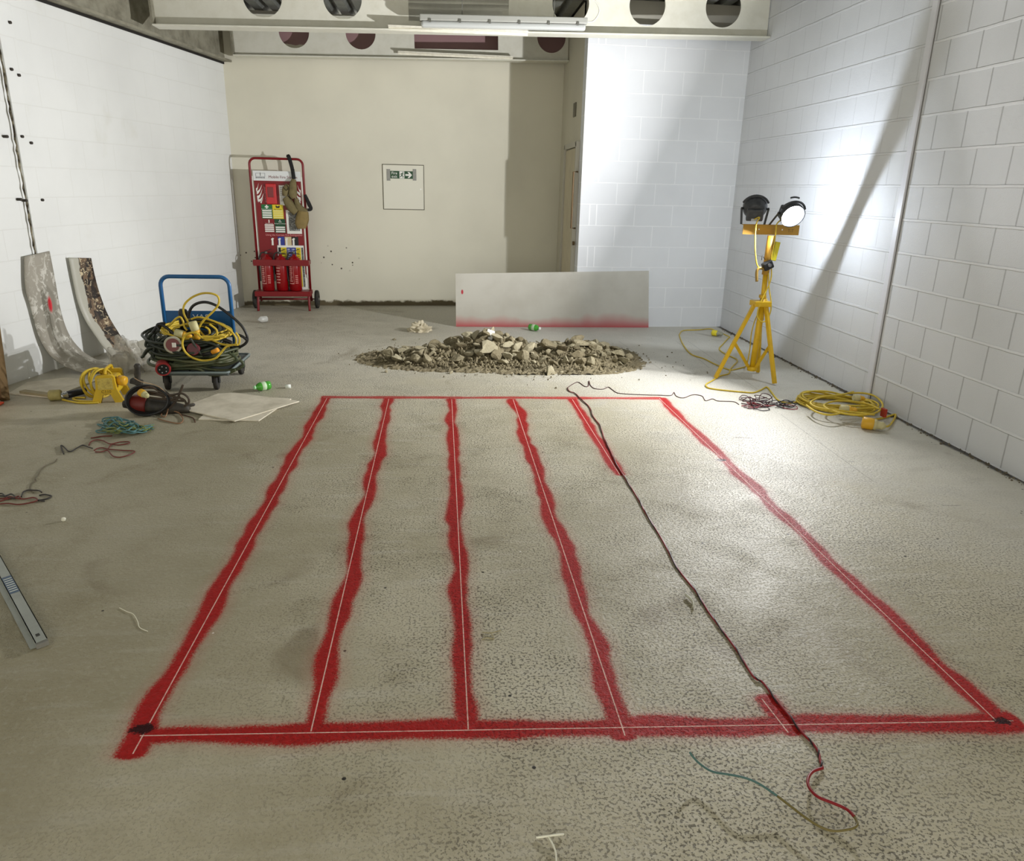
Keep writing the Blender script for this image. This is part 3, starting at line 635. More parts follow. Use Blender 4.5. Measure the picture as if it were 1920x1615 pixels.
# three extinguishers on the shelf: things of their own
m_ext = M('extinguisher_red', (138, 12, 17), 0.25)
m_ext_lbl = M('extinguisher_label', (214, 150, 140), 0.4)
FSM = Matrix.Translation(FS_BASE) @ Matrix.Rotation(0.05, 4, 'Z')
def extinguisher(x, r, h, label, band):
    base = FSM @ Vector((x, -0.095, 0.249))
    t = thing('fire_extinguisher', label, 'fire extinguisher', tuple(base), 'fire extinguishers on the trolley shelf', rot=(0, 0, 0.05))
    m = MB(); m.lathe([(0, r*0.85), (0.012, r), (h*0.86, r), (h*0.93, r*0.86), (h*0.985, r*0.5), (h, r*0.3), (h+0.02, r*0.3)], (0, 0, 0), (0, 0, 1), 24); m.build('cylinder', m_ext, t)
    m = MB(); m.cyl((0, 0, h+0.018), (0, 0, h+0.05), 0.016); m.build('valve', M('valve_metal', (150, 146, 136), 0.35, 0.6), t)
    m = MB(); m.bar((-0.02, -0.005, h+0.05), (0.075, -0.03, h+0.085), 0.014, 0.006).bar((-0.02, -0.005, h+0.035), (0.07, -0.03, h+0.028), 0.014, 0.006); m.build('lever', M('lever_black', (28, 26, 26), 0.45), t)
    m = MB(); m.tube(spline([(-0.015, 0.0, h+0.035), (-0.06, -0.01, h+0.03), (-r-0.015, -0.02, h-0.06), (-r-0.012, -0.02, h*0.5), (-r-0.008, -0.03, 0.12)], 6), 0.009, 8); m.build('hose', RUB, t)
    m = MB()
    n = 9; a0, a1 = -2.55, -1.75
    def lab(a0, a1, z0, z1, rr):
        return [(rr*math.cos(a), rr*math.sin(a), z) for z in (z0, z1) for a in [a0+(a1-a0)*i/n for i in range(n+1)]], [(i, i+1, n+2+i, n+1+i) for i in range(n)]
    if band == 'frame':
        for (u0, u1, z0, z1) in ((-2.6, -1.66, 0.09, 0.10), (-2.6, -1.66, h*0.83, h*0.84), (-1.70, -1.66, 0.09, h*0.84), (-2.6, -2.56, 0.09, h*0.84)): m.add(*lab(u0, u1, z0, z1, r+0.0012), True)
        for k in range(9): m.add(*lab(-2.45+0.04*(k % 3), -1.9-0.06*(k % 2), 0.12+0.025*k, 0.133+0.025*k, r+0.0012), True)
        for k in range(5): m.add(*lab(-1.45, -1.0, 0.10+0.022*k, 0.108+0.022*k, r+0.0012), True)
    else:
        m.add(*lab(-2.3, -1.6, h*0.72, h*0.80, r+0.0012), True)
        for k in range(6): m.add(*lab(-2.4, -1.75+0.1*(k % 2), 0.10+0.036*k, 0.112+0.036*k, r+0.0012), True)
    m.build('label_print', m_ext_lbl, t)
extinguisher(-0.185, 0.076, 0.43, 'red fire extinguisher with a framed label, at the left end of the trolley shelf', 'frame')
extinguisher(-0.015, 0.072, 0.43, 'red fire extinguisher in the middle of the trolley shelf, label without a frame', 'plain')
extinguisher(0.150, 0.076, 0.43, 'red fire extinguisher beside the info board at the right end of the trolley shelf', 'frame')
# information board leaning behind the extinguishers
ib = thing('information_board', 'white edged board with yellow and blue panels behind the fire extinguishers', 'board', tuple(FSM @ Vector((0.105, -0.012, 0.25))), rot=(0.0, 0, 0.05))
m = MB(); m.box((0, 0, 0.275), (0.32, 0.008, 0.55)); m.build('board', WHT, ib)
for x, w_, mm, nm in ((-0.135, 0.03, BLK, 'black_panel'), (-0.085, 0.066, YEL, 'yellow_panel'), (-0.022, 0.056, BLU, 'blue_panel'), (0.036, 0.056, BLU, 'blue_panel'), (0.095, 0.056, YEL, 'yellow_panel'), (0.142, 0.022, M('board_black_print', (40, 40, 38), 0.5, var=0.9, scale=60, dirt=(170, 180, 170)), 'edge_print')):
    m = MB(); m.box((x, -0.0045, 0.28), (w_, 0.002, 0.49)); pn = m.build(nm, mm, ib)
    if w_ > 0.05: flat('panel_print', [rect(-w_*0.32, 0.22-0.022*i, w_*(0.2+0.12*(i % 2)), 0.228-0.022*i) for i in range(9)], 0.001, WHT if mm is BLU else M('print_olive', (120, 112, 30), 0.5), pn, frame((x, -0.006, 0.28), (1, 0, 0), (0, 0, 1)))

# tool belt hanging from the trolley's top bar
m_canvas = M('khaki_canvas', (122, 110, 74), 0.85, var=0.6, scale=12, dirt=(84, 74, 48), bump=0.5, bscale=60)
tb = thing('tool_belt', 'khaki tool belt with pouches hung over the top bar of the red trolley', 'tool belt', tuple(FSM @ Vector((0.13, -0.02, 1.85))), rot=(0, 0, 0.05))
def tbp(u, v, y=-0.04):        # photo point to the belt's own space
    q = PY(u, v, 9.84+y); return (FSM.inverted() @ q)-Vector((0.13, -0.02, 1.85))
def ribbon(mb, pts, widths, th, nrm=(0, -1, 0), n=6):
    P = spline(pts, n); Wd = np.interp(np.linspace(0, len(widths)-1, len(P)), range(len(widths)), widths); nn = Vector(nrm); vs = []
    for i, p in enumerate(P):
        t = (P[min(i+1, len(P)-1)]-P[max(i-1, 0)]).normalized(); sd = t.cross(nn).normalized()*Wd[i]/2
        bul = nn*th
        vs += [p-sd, p-sd*0.6+bul, p+sd*0.6+bul, p+sd, p+sd*0.6-bul*0.3, p-sd*0.6-bul*0.3]
    fs_ = []
    for i in range(len(P)-1):
        for k in range(6): l = (k+1) % 6; fs_.append((i*6+k, i*6+l, i*6+6+l, i*6+6+k))
    fs_ += [tuple(range(6))[::-1], tuple(range(len(vs)-6, len(vs)))]
    mb.add(vs, fs_, True)
m = MB(); ribbon(m, [tbp(540, 296, 0.02), tbp(541, 293, -0.02), tbp(546, 309, -0.03), tbp(549, 322, -0.03), tbp(551, 336, -0.03)], [0.045]*5, 0.004)
m.build('strap', M('black_webbing', (28, 26, 25), 0.8), tb); m = MB(); ribbon(m, [tbp(547, 320, -0.035), tbp(551, 322, -0.035)], [0.05, 0.05], 0.006); m.build('strap_keeper', M('black_webbing', (28, 26, 25), 0.8), tb); m = MB()
ribbon(m, [tbp(572, 365, -0.03), tbp(579, 382, -0.03), tbp(583, 392, -0.03), tbp(574, 394, -0.03)], [0.03, 0.05, 0.04, 0.03], 0.005)
m.build('strap_end', M('black_webbing', (28, 26, 25), 0.8), tb)
m = MB(); ribbon(m, [tbp(551, 336, -0.04), tbp(549, 350, -0.05), tbp(549, 364, -0.05), tbp(552, 372, -0.05)], [0.05, 0.10, 0.11, 0.07], 0.03)
ribbon(m, [tbp(541, 347, -0.045), tbp(536, 356, -0.05), tbp(534, 368, -0.045)], [0.06, 0.09, 0.06], 0.025)
ribbon(m, [tbp(535, 370, -0.045), tbp(541, 380, -0.05), tbp(548, 390, -0.05), tbp(556, 399, -0.05)], [0.08, 0.11, 0.12, 0.09], 0.02)
ribbon(m, [tbp(555, 372, -0.045), tbp(558, 384, -0.05), tbp(565, 394, -0.05), tbp(574, 400, -0.05)], [0.05, 0.07, 0.10, 0.10], 0.02)
m.build('belt', m_canvas, tb)
m = MB(); ribbon(m, [tbp(568, 396, -0.05), tbp(567, 410, -0.06), tbp(565, 420, -0.06), tbp(566, 429, -0.055)], [0.13, 0.16, 0.155, 0.10], 0.035); m.build('pouch', M('tan_canvas', (140, 120, 74), 0.85, var=0.4, scale=14, dirt=(100, 84, 50), bump=0.4, bscale=60), tb)
m = MB(); m.tube(spline([tbp(530, 350, -0.075), tbp(537, 357, -0.08), tbp(541, 352, -0.08), tbp(537, 346, -0.075)], 5), 0.005, 6); m.tube(spline([tbp(531, 362, -0.07), tbp(532, 367, -0.07), tbp(529, 366, -0.07)], 5), 0.004, 6); m.build('buckle_loop', M('brown_leather', (70, 58, 36), 0.7), tb)

# ------------------------------------------------------------------ access panel and fire exit sign on the rear wall
q = [PN(u, v, BW(0), (BX.y, -BX.x, 0)) for u, v in ((716, 308), (795, 309), (796, 394), (719, 393))]
x0 = (q[0].x+q[3].x)/2; x1 = (q[1].x+q[2].x)/2; z0 = (q[2].z+q[3].z)/2; z1 = (q[0].z+q[1].z)/2
ap = thing('access_panel', 'square cream access panel flush in the rear wall', 'access panel', tuple(BW((x0+x1)/2, 0, (z0+z1)/2)), rot=(0, 0, math.atan2(BX.y, BX.x)))
hw, hh = (x1-x0)/2, (z1-z0)/2
m = MB(); m.box((0, -0.003, 0), (2*hw, 0.006, 2*hh)); m.build('shadow_gap', M('gap_brown', (96, 92, 74), 0.8), ap)
m = MB(); m.box((0, -0.005, 0), (2*hw-0.018, 0.008, 2*hh-0.018)); m.build('panel_door', M('panel_cream', (222, 219, 202), 0.5), ap)
m = MB(); m.cyl((hw-0.045, -0.008, -0.02), (hw-0.045, -0.013, -0.02), 0.011); m.build('lock', M('lock_white', (240, 238, 230), 0.3), ap)
sq = PN(753, 328, BW(0, 0.012), (BX.y, -BX.x, 0))
es = thing('fire_exit_sign', 'green fire exit sign with running man and arrow taped to the access panel', 'sign', tuple(sq), rot=(0, 0, math.atan2(BX.y, BX.x)))
m = MB(); m.box((0, -0.001, 0), (0.285, 0.003, 0.092)); m.build('sign_face', M('sign_green', (26, 70, 38), 0.4), es)
def esf(x, z, y=-0.0032): return frame((x, y, z), (1, 0, 0), (0, 0, 1))
text('sign_text', 'Fire', 0.048, WHT, es, esf(-0.092, 0.018)); text('sign_text', 'exit', 0.048, WHT, es, esf(-0.092, -0.022))
m = MB(); m.box((0.004, -0.0028, 0), (0.062, 0.001, 0.086)); m.build('pictogram_field', WHT, es)
flat('running_man', [circ(0.014, 0.031, 0.007, 12), [(-0.012, 0.018), (0.012, 0.022), (0.026, 0.008), (0.022, 0.003), (0.010, 0.012), (0.006, -0.004), (0.020, -0.014), (0.016, -0.036), (0.009, -0.036), (0.010, -0.018), (-0.004, -0.012), (-0.012, -0.026), (-0.026, -0.028), (-0.026, -0.022), (-0.016, -0.018), (-0.004, 0.008), (-0.014, 0.010), (-0.020, -0.002), (-0.025, 0.002)]], 0.001, M('sign_green', (26, 70, 38), 0.4), es, esf(0.004, 0, -0.0042))
flat('arrow', [[(-0.046, -0.011), (0.004, -0.011), (-0.018, -0.036), (0.006, -0.036), (0.040, 0), (0.006, 0.036), (-0.018, 0.036), (0.004, 0.011), (-0.046, 0.011)]], 0.001, WHT, es, esf(0.093, 0, -0.0032))
for s in (-1, 1):
    m = MB(); m.box((s*0.166, -0.001, 0.004*s), (0.044, 0.004, 0.14)); m.build('tape', M('silver_tape', (140, 140, 134), 0.35, 0.3, var=0.3, scale=40), es)

# ------------------------------------------------------------------ frosted sheet leaning against the block wall
t = NT('frosted_sheet'); p = t.sep(t.pos)
ns = t.noise(t.pos, 2.5, 4); nx = t.n('ShaderNodeTexNoise', noise_dimensions='1D'); t.l(p[0], nx.inputs['W']); nx.inputs['Scale'].default_value = 2.3; nx.inputs['Detail'].default_value = 2
hred = t.ramp(nx.outputs[0], 0.3, 0.7, 0.07, 0.15)
hx = t.math('ADD', hred, t.ramp(p[0], 0.9, 1.7, 0.0, 0.05))
fr = t.math('POWER', t.ramp(t.math('DIVIDE', p[2], hx), 1.0, 0.0, 0, 1, False), 1.15)
dx = t.math('SUBTRACT', p[0], 0.205); dz = t.math('SUBTRACT', p[2], 0.40)
spot = t.ramp(t.math('SQRT', t.math('ADD', t.math('MULTIPLY', t.math('MULTIPLY', dx, dx), 4.0), t.math('MULTIPLY', dz, dz))), 0.034, 0.018)
fac = t.math('MAXIMUM', t.math('MULTIPLY', fr, 0.92), spot)
c = t.mix(t.ramp(ns, 0.3, 0.7), lin((214, 211, 200)), lin((203, 199, 187))); c = t.mix(fac, c, lin((196, 44, 62)))
df = t.n('ShaderNodeBsdfDiffuse'); t.l(c, df.inputs[0]); tl = t.n('ShaderNodeBsdfTranslucent'); t.l(c, tl.inputs[0]); gl = t.n('ShaderNodeBsdfGlossy'); gl.inputs['Roughness'].default_value = 0.4; gl.inputs[0].default_value = (1, 1, 1, 1)
m1 = t.n('ShaderNodeMixShader'); m1.inputs[0].default_value = 0.36; t.t.links.new(df.outputs[0], m1.inputs[1]); t.t.links.new(tl.outputs[0], m1.inputs[2])
m2 = t.n('ShaderNodeMixShader'); m2.inputs[0].default_value = 0.04; t.t.links.new(m1.outputs[0], m2.inputs[1]); t.t.links.new(gl.outputs[0], m2.inputs[2])
t.t.links.new(m2.outputs[0], t.t.nodes['Material Output'].inputs['Surface'])
bl, br_ = FL(855, 611), FL(1215, 614); yb = 8.635
tl_, tr_ = PY(854, 513, 8.665), PY(1217, 508, 8.665)
m = MB(); m.add([Vector((bl.x, yb, 0.002)), Vector((br_.x, yb+0.01, 0.002)), Vector((tr_.x, 8.672, tr_.z)), Vector((tl_.x, 8.655, tl_.z))], [(0, 1, 2, 3)])
tag(m.build('frosted_sheet', t.m, loc=(bl.x, yb, 0)), 'long low frosted grey sheet with red overspray along its foot, leaning by the block wall', 'sheet')

# ------------------------------------------------------------------ twin flood light on its yellow tripod
m_yel = M('stand_yellow', (214, 172, 22), 0.4, var=0.35, scale=10, dirt=(150, 112, 20))
m_yel2 = M('bar_ochre', (176, 134, 44), 0.5, var=0.35, scale=8, dirt=(120, 92, 40))
m_cab_y = M('cable_yellow', (206, 178, 52), 0.5, var=0.4, scale=18, dirt=(140, 116, 40))
m_gunm = M('head_black', (50, 52, 56), 0.45, var=0.35, scale=25, dirt=(96, 98, 100))
YT = 6.16
def T(u, v, y=YT): return PY(u, v, y)
tr = thing('work_light', 'yellow tripod work light with two flood heads by the right wall, one head glaring white', 'work light', (2.69, YT, 0))
P0, P1 = T(1411, 690), T(1446, 442)
pol = (P1-P0).normalized()
m = MB(); m.cyl(P0, T(1431, 560), 0.027, 18).cyl(T(1427, 600), T(1437, 500), 0.022, 18); m.build('pole', m_yel, tr)
m = MB(); m.cyl(T(1435, 515), P1, 0.030, 18); m.build('upper_pole', m_yel2, tr)
m = MB(); m.box(T(1426, 569), (0.145, 0.13, 0.045)); m.box(T(1430, 556), (0.05, 0.05, 0.03)); m.build('collar', m_yel, tr, bevel=0.006)
fL, fR, fB = FL(1341, 711), FL(1452, 722), FL(1421, 700)
ring = T(1410, 691)
for f, hub in ((fL, T(1414, 572, YT-0.02)), (fR, T(1436, 572, YT-0.03)), (fB, T(1427, 572, YT+0.05))):
    m = MB(); m.bar(hub, f+Vector((0, 0, 0.012)), 0.03, 0.03); lg = m.build('leg', m_yel, tr, bevel=0.003)
    k = hub.lerp(f, 0.50); m = MB(); m.bar(k, ring+(f-ring).normalized()*0.03+Vector((0, 0, 0.012)), 0.026, 0.008, (0, 1, 0)); m.build('brace', m_yel, lg)
m = MB(); m.cyl(ring-Vector((0, 0, 0.018)), ring+Vector((0, 0, 0.018)), 0.042, 18); m.build('foot_ring', m_yel, tr)
# cross bar with holes
a, b = T(1393, 430, YT+0.04), T(1498, 432, YT+0.04); xbar = (b-a).normalized(); Lx = (b-a).length; fbar = frame(a-Vector((0, 0, 0.04)), xbar, (0, 0, 1))
flat('cross_bar', [rect(0, 0, Lx, 0.078), circ(Lx*0.285, 0.042, 0.006, 14), circ(Lx*0.70, 0.042, 0.006, 14)], 0.006, m_yel2, tr, fbar)
m = MB(); m.bar(a+Vector((0, 0.022, 0.038)), b+Vector((0, 0.022, 0.038)), 0.044, 0.005); m.build('bar_flange', m_yel2, tr)
text('stamped_mark', 'T-T', 0.034, M('stamp_brown', (110, 84, 40), 0.6), tr, frame(a+xbar*Lx*0.85-Vector((0, 0.0045, 0.006)), xbar, (0, 0, 1)), 0.0015)
# winch clamp, crank, junction box
m_blk = M('clamp_black', (24, 24, 25), 0.4)
c = T(1436, 497); m = MB()
rotc = Matrix.Rotation(math.radians(-28), 3, 'Y')
m.box(c+Vector((0.0, -0.035, 0)), (0.085, 0.06, 0.07), rotc); cl = m.build('clamp', m_blk, tr, bevel=0.012)
m = MB(); m.cyl(c+Vector((0, -0.06, 0.005)), c+Vector((0, -0.085, 0.005)), 0.014); m.build('clamp_knob', M('knob_grey', (120, 120, 122), 0.3, 0.6), cl)
m = MB(); m.tube(spline([c+Vector((-0.03, -0.04, -0.03)), T(1424, 503, YT-0.04), T(1419, 510, YT-0.04), T(1419, 528, YT-0.04)], 6), 0.012, 10); m.build('crank', M('crank_brass', (150, 122, 60), 0.4, 0.3), tr)
m = MB(); m.tube([T(1434, 486, YT-0.03), T(1429, 479, YT-0.03), T(1428, 488, YT-0.03)], 0.003, 6); m.build('hook', m_blk, tr)
q = T(1452, 471, YT+0.02); m = MB(); m.box(q, (0.045, 0.06, 0.155), Matrix.Rotation(math.radians(8), 3, 'Y')); m.build('junction_box', M('box_yellow', (214, 200, 40), 0.4, var=0.3, scale=16, dirt=(150, 140, 60)), tr, bevel=0.005)
# the two heads
m_refl = M('reflector_white', (236, 238, 240), 0.5)
m_lens = M('lens_glow', (255, 255, 255), 0.3, emit=8.0)
def head(nm, C, D, on_cam, cable_from):
    D = D.normalized(); side = D.cross(Vector((0, 0, 1))).normalized(); up = side.cross(D)
    h = MB(); R = 0.098
    # shallow body with a flat back box and a rim
    h.lathe([(-0.065, 0.052), (-0.06, 0.066), (-0.02, 0.086), (0.0, R*0.98), (0.022, R), (0.05, R), (0.05, R*0.92), (0.04, R*0.89), (0.014, R*0.78), (0.008, 0.001)], C, D, 30); hd = h.build('flood_head', m_gunm, tr)
    rot = Matrix((side, D, up)).transposed()
    b = MB(); b.box(C-D*0.055-up*0.02, (0.135, 0.06, 0.105), rot); b.build('ballast_box', m_gunm, hd, bevel=0.012)
    b = MB(); b.box(C-D*0.087-up*0.055, (0.05, 0.002, 0.022), rot); b.build('rating_plate', M('plate_grey', (170, 172, 172), 0.4), hd)
    b = MB(); pts = []
    for i in range(13):
        an = math.radians(25+130*i/12); pts.append(C+side*math.cos(an)*(R+0.012)+up*math.sin(an)*(R+0.012)+D*0.01)
    b.tube(pts, 0.009, 8); b.build('guard', m_gunm, hd)
    b = MB(); pts = []
    for i in range(9):
        an = math.radians(70+40*i/8); pts.append(C+side*math.cos(an)*(R+0.012)+up*math.sin(an)*(R+0.028)-D*0.03)
    b.tube(pts, 0.007, 8); b.build('handle', m_gunm, hd)
    b = MB(); b.lathe([(0.047, R*0.89), (0.034, R*0.84), (0.022, R*0.72), (0.016, R*0.5), (0.0145, 0.002)], C, D, 30, False); b.build('reflector', m_refl, hd)
    b = MB(); b.lathe([(0.0155, R*0.55), (0.018, R*0.5), (0.020, 0.002)], C, D, 24, False); b.build('lamp_element', m_lens, hd)
    for s in (-1, 1):
        b = MB(); top = C+side*s*(R+0.008); bot = Vector((top.x, top.y, 0)); zb = a.z+0.04+(b0.z*0 if False else 0)
        foot = Vector((C.x+side.x*s*(R+0.006), YT+0.05, a.z+0.04)); b.bar(top, foot, 0.018, 0.003, D); b.build('yoke_arm', m_gunm, hd)
    for s in (-1, 1):
        b = MB(); b.cyl(C+side*s*(R-0.004), C+side*s*(R+0.014), 0.009); b.build('pivot_bolt', m_blk, hd)
    return hd
head('L', HEAD_L, DIR_L, False, None); head('R', HEAD_R, DIR_R, True, None)
yb_ = YT-0.03
m = MB(); m.tube(spline([HEAD_L-DIR_L*0.06-Vector((0, 0, 0.055)), T(1424, 408, yb_-0.03), T(1418, 420, yb_), T(1416, 440, yb_), T(1416, 470, yb_), T(1419, 495, yb_), T(1424, 503, yb_)], 8), 0.0055, 8); m.build('head_cable', m_cab_y, tr)
m = MB(); m.tube(spline([HEAD_R-DIR_R*0.06-Vector((0, 0, 0.05)), T(1458, 418, yb_), T(1455, 432, yb_), T(1452, 455, yb_), T(1446, 485, yb_), T(1446, 520, yb_), T(1437, 545, yb_), T(1425, 570, yb_-0.03), T(1420, 590, yb_-0.03), T(1424, 601, yb_-0.03), T(1434, 603, yb_-0.03), T(1443, 590, yb_-0.03), T(1446, 570, yb_-0.03), T(1442, 540, yb_), T(1441, 512, yb_)], 8), 0.0055, 8); m.build('head_cable', m_cab_y, tr)
m = MB(); m.tube(spline([T(1438, 560, yb_+0.07), T(1418, 595, yb_+0.06), T(1409, 625, yb_+0.06), T(1406, 655, yb_+0.06), T(1401, 680, yb_+0.06), FL(1396, 690, 0.006)], 8), 0.005, 8); m.build('supply_cable', m_cab_y, tr)

# ------------------------------------------------------------------ cables on the floor, right side
def cable(name, pix, r, mat, label, cat, z=None, n=6, group=None, closed=False):
    z = r if z is None else z
    zs = np.interp(np.linspace(0, 1, len(pix)), np.linspace(0, 1, len(z)), z) if isinstance(z, (list, tuple)) else [z]*len(pix)
    pts = spline([FL(u, v, zz) for (u, v), zz in zip(pix, zs)], n, closed)
    m = MB(); m.tube(pts, r, 8, closed); return tag(m.build(name, mat, loc=tuple(pts[0])), label, cat, group)
k5 = lambda L: [(1260+x*0.2396, 590+y*0.2396) for x, y in L]
def plug(mb_parts, C, D, r, L, parent):
    D = Vector(D).normalized()
    m = MB(); m.lathe([(0, r*0.72), (0.006, r), (L*0.45, r), (L*0.5, r*0.86)], C, D, 20); m.build('plug_body', mb_parts[0], parent)
    m = MB(); m.lathe([(L*0.48, r*0.9), (L*0.60, r*0.9), (L*0.63, r*0.7), (L*0.7, r*0.72), (L*0.78, r*0.62), (L*0.82, r*0.74), (L*0.9, r*0.6), (L, r*0.3)], C, D, 20); m.build('plug_grip', mb_parts[1], parent)
    return C+D*L
m_plug_y = M('plug_yellow', (214, 164, 40), 0.45); m_plug_c = M('plug_cream', (196, 186, 140), 0.5, var=0.3, scale=30, dirt=(140, 130, 90))
# tail cable running from the tripod to the yellow coil, with its plug in the corner
tc = thing('extension_cable', 'thin yellow cable winding from the corner plug past the tripod feet to the coil', 'cable', tuple(FL(1345, 622)))
pth = k5([(345, 130), (300, 112), (200, 120), (90, 125), (62, 150), (60, 172), (90, 240), (150, 310), (250, 345), (330, 385), (440, 430), (480, 432), (575, 408)])
m = MB(); m.tube(spline([FL(u, v, 0.006) for u, v in pth], 6), 0.006, 8); m.build('cable', m_cab_y, tc)
pth = k5([(400, 150), (450, 175), (440, 185), (400, 230), (370, 270), (420, 310), (510, 355), (480, 400), (455, 430), (450, 455), (430, 468), (370, 482), (320, 515), (268, 545), (270, 565), (300, 578), (400, 592), (560, 607), (640, 610), (700, 588), (742, 568), (780, 610), (830, 670), (900, 690), (970, 685), (1030, 655), (1060, 672)])
m = MB(); m.tube(spline([FL(u, v, 0.0065) for u, v in pth], 6), 0.0065, 8); m.build('cable', m_cab_y, tc)
plug((M('plug_bright_yellow', (226, 210, 50), 0.45), M('plug_grey', (150, 150, 130), 0.5)), FL(1335, 624, 0.034), FL(1358, 627, 0.034)-FL(1335, 624, 0.034), 0.033, 0.13, tc)
# coil
yc = thing('cable_coil', 'large yellow extension cable coil lying at the foot of the right wall', 'cable', tuple(FL(1590, 765)))
rr = random.Random(11); Cc = Vector((3.02, 5.30, 0)); ax1 = (FL(1664, 772)-FL(1508, 752)); ax1.z = 0; ax1.normalize(); ax2 = Vector((-ax1.y, ax1.x, 0)); pts = []
for i in range(11*14):
    a_ = 2*math.pi*i/14; turn = i//14
    rx = 0.275+0.02*math.sin(turn*2.1)-0.012*rr.random(); ry = 0.20+0.035*math.sin(turn*1.3)-0.02*rr.random()
    pts.append(Cc+ax1*rx*math.cos(a_)+ax2*ry*math.sin(a_)*(1+0.15*math.sin(turn))+Vector((0.0, 0.02*math.sin(turn*1.7), 0.008+0.006*turn*(0.6+0.4*math.sin(a_*2+turn))+0.004*rr.random())))
pts = [Vector((min(p.x, XR-0.015), p.y, p.z)) for p in pts]
m = MB(); m.tube(spline(pts, 3), 0.0075, 8); m.build('coil', m_cab_y, yc)
for lst, zz in (([(1515, 748), (1560, 742), (1610, 737), (1640, 743), (1655, 760), (1640, 775), (1600, 778), (1560, 770), (1545, 760), (1570, 752), (1620, 756), (1650, 768)], 0.075), ([(1512, 760), (1530, 772), (1560, 778), (1600, 768), (1640, 765)], 0.07), ([(1600, 735), (1575, 741), (1540, 745), (1520, 755), (1535, 765), (1590, 772), (1640, 778)], 0.08)):
    m = MB(); m.tube(spline([FL(u, v, zz) for u, v in lst], 6), 0.0075, 8); m.build('loose_loop', m_cab_y, yc)
q0 = [FL(1570, 770, 0.06), FL(1612, 780, 0.02), FL(1632, 787, 0.01), FL(1655, 784, 0.008), FL(1672, 779, 0.01), FL(1679, 778, 0.012), FL(1676, 787, 0.012), FL(1666, 799, 0.02), FL(1652, 799, 0.03)]
m = MB(); m.tube(spline(q0, 6), 0.0075, 8); m.build('tail', m_cab_y, yc)
plug((m_plug_y, m_plug_c), FL(1616, 792, 0.045), FL(1655, 799, 0.036)-FL(1616, 792, 0.045), 0.042, 0.155, yc)
plug((m_plug_c, m_plug_y), FL(1600, 746, 0.09), Vector((1, 0.1, -0.1)), 0.025, 0.10, yc)
plug((m_plug_c, m_plug_y), FL(1575, 766, 0.09), Vector((1, -0.25, -0.05)), 0.028, 0.12, yc)
m = MB(); m.box(FL(1657, 774, 0.06), (0.02, 0.05, 0.06)); m.build('tape_band', M('tape_red', (160, 50, 30), 0.5), yc)

# dark red twin wire: long run, then the tangle
m_wire = M('wire_maroon', (66, 20, 24), 0.5); m_wire_r = M('wire_red', (136, 14, 22), 0.45); m_wire_k = M('wire_black', (30, 18, 20), 0.5); m_wire_o = M('wire_olive', (112, 100, 52), 0.5); m_wire_t = M('wire_teal', (70, 104, 98), 0.5)
k3 = lambda L: [(1000+x*0.26042, 700+y*0.26042) for x, y in L]
k8 = lambda L: [(1240+x*0.22917, 1280+y*0.22917) for x, y in L]
lw = thing('twin_wire', 'long red and black twin wire trailing across the sprayed grid towards the camera', 'cable', tuple(FL(1065, 728)))
run = k3([(245, 105), (260, 130), (305, 148), (340, 185), (400, 240), (430, 310), (480, 380), (510, 470), (550, 550), (590, 640), (650, 740), (720, 850), (780, 950)])+[(1208, 958), (1240, 1010), (1270, 1065), (1305, 1110), (1330, 1150), (1360, 1190), (1385, 1225), (1412, 1268)]
near = k8([(830, 0), (920, 120), (1050, 280), (1160, 420), (1240, 500), (1285, 570), (1300, 640), (1320, 700), (1240, 730), (1200, 790), (1210, 860), (1280, 935), (1400, 985), (1520, 1040), (1580, 1100)])
P_ = spline([FL(u, v, 0.005) for u, v in run+near[:8]], 8); Q_ = []
for i, p in enumerate(P_): Q_.append(p+Vector((0.0032*math.cos(i*0.55), 0, 0.0005+0.0022*math.sin(i*0.55))))
m = MB(); m.tube(P_, 0.0036, 8); m.build('red_strand', m_wire_r, lw); m = MB(); m.tube(Q_, 0.0027, 8); m.build('black_strand', m_wire_k, lw)
nz = np.interp(np.linspace(0, 1, 8), [0, 0.3, 1], [0.006, 0.02, 0.03])
m = MB(); m.tube(spline([FL(u, v, z) for (u, v), z in zip(near[7:], nz)], 8), 0.0042, 8); m.build('red_loop', m_wire_r, lw)
tail = k8([(1580, 1100), (1603, 1150), (1590, 1180), (1540, 1200), (1420, 1215), (1320, 1190), (1200, 1120), (1080, 1030), (950, 930)])
m = MB(); m.tube(spline([FL(u, v, z) for (u, v), z in zip(tail, np.linspace(0.03, 0.03, 9))], 8), 0.0034, 8); m.build('olive_tail', m_wire_o, lw)
tail = k8([(950, 930), (800, 830), (680, 780), (560, 755), (420, 730), (320, 670), (260, 610), (232, 570)])
m = MB(); m.tube(spline([FL(u, v, z) for (u, v), z in zip(tail, (0.03, 0.04, 0.045, 0.04, 0.03, 0.03, 0.04, 0.05))], 8), 0.003, 8); m.build('teal_tail', m_wire_t, lw)
run = k3([(245, 105), (290, 75), (325, 65), (370, 95), (395, 92), (400, 55), (410, 85), (440, 110), (500, 115), (540, 100), (570, 120), (620, 145), (780, 155), (900, 158), (990, 160), (1012, 138), (1030, 165), (1080, 178), (1150, 155), (1215, 165), (1240, 198), (1290, 185), (1330, 200), (1440, 205), (1480, 225)])
m = MB(); m.tube(spline([FL(u, v, 0.003) for u, v in run], 6), 0.003, 6); m.build('cross_run', m_wire, lw)
tg = thing('wire_tangle', 'tangled heap of thin dark red wire beside the yellow coil', 'cable', tuple(FL(1435, 765)))
rr = random.Random(5)
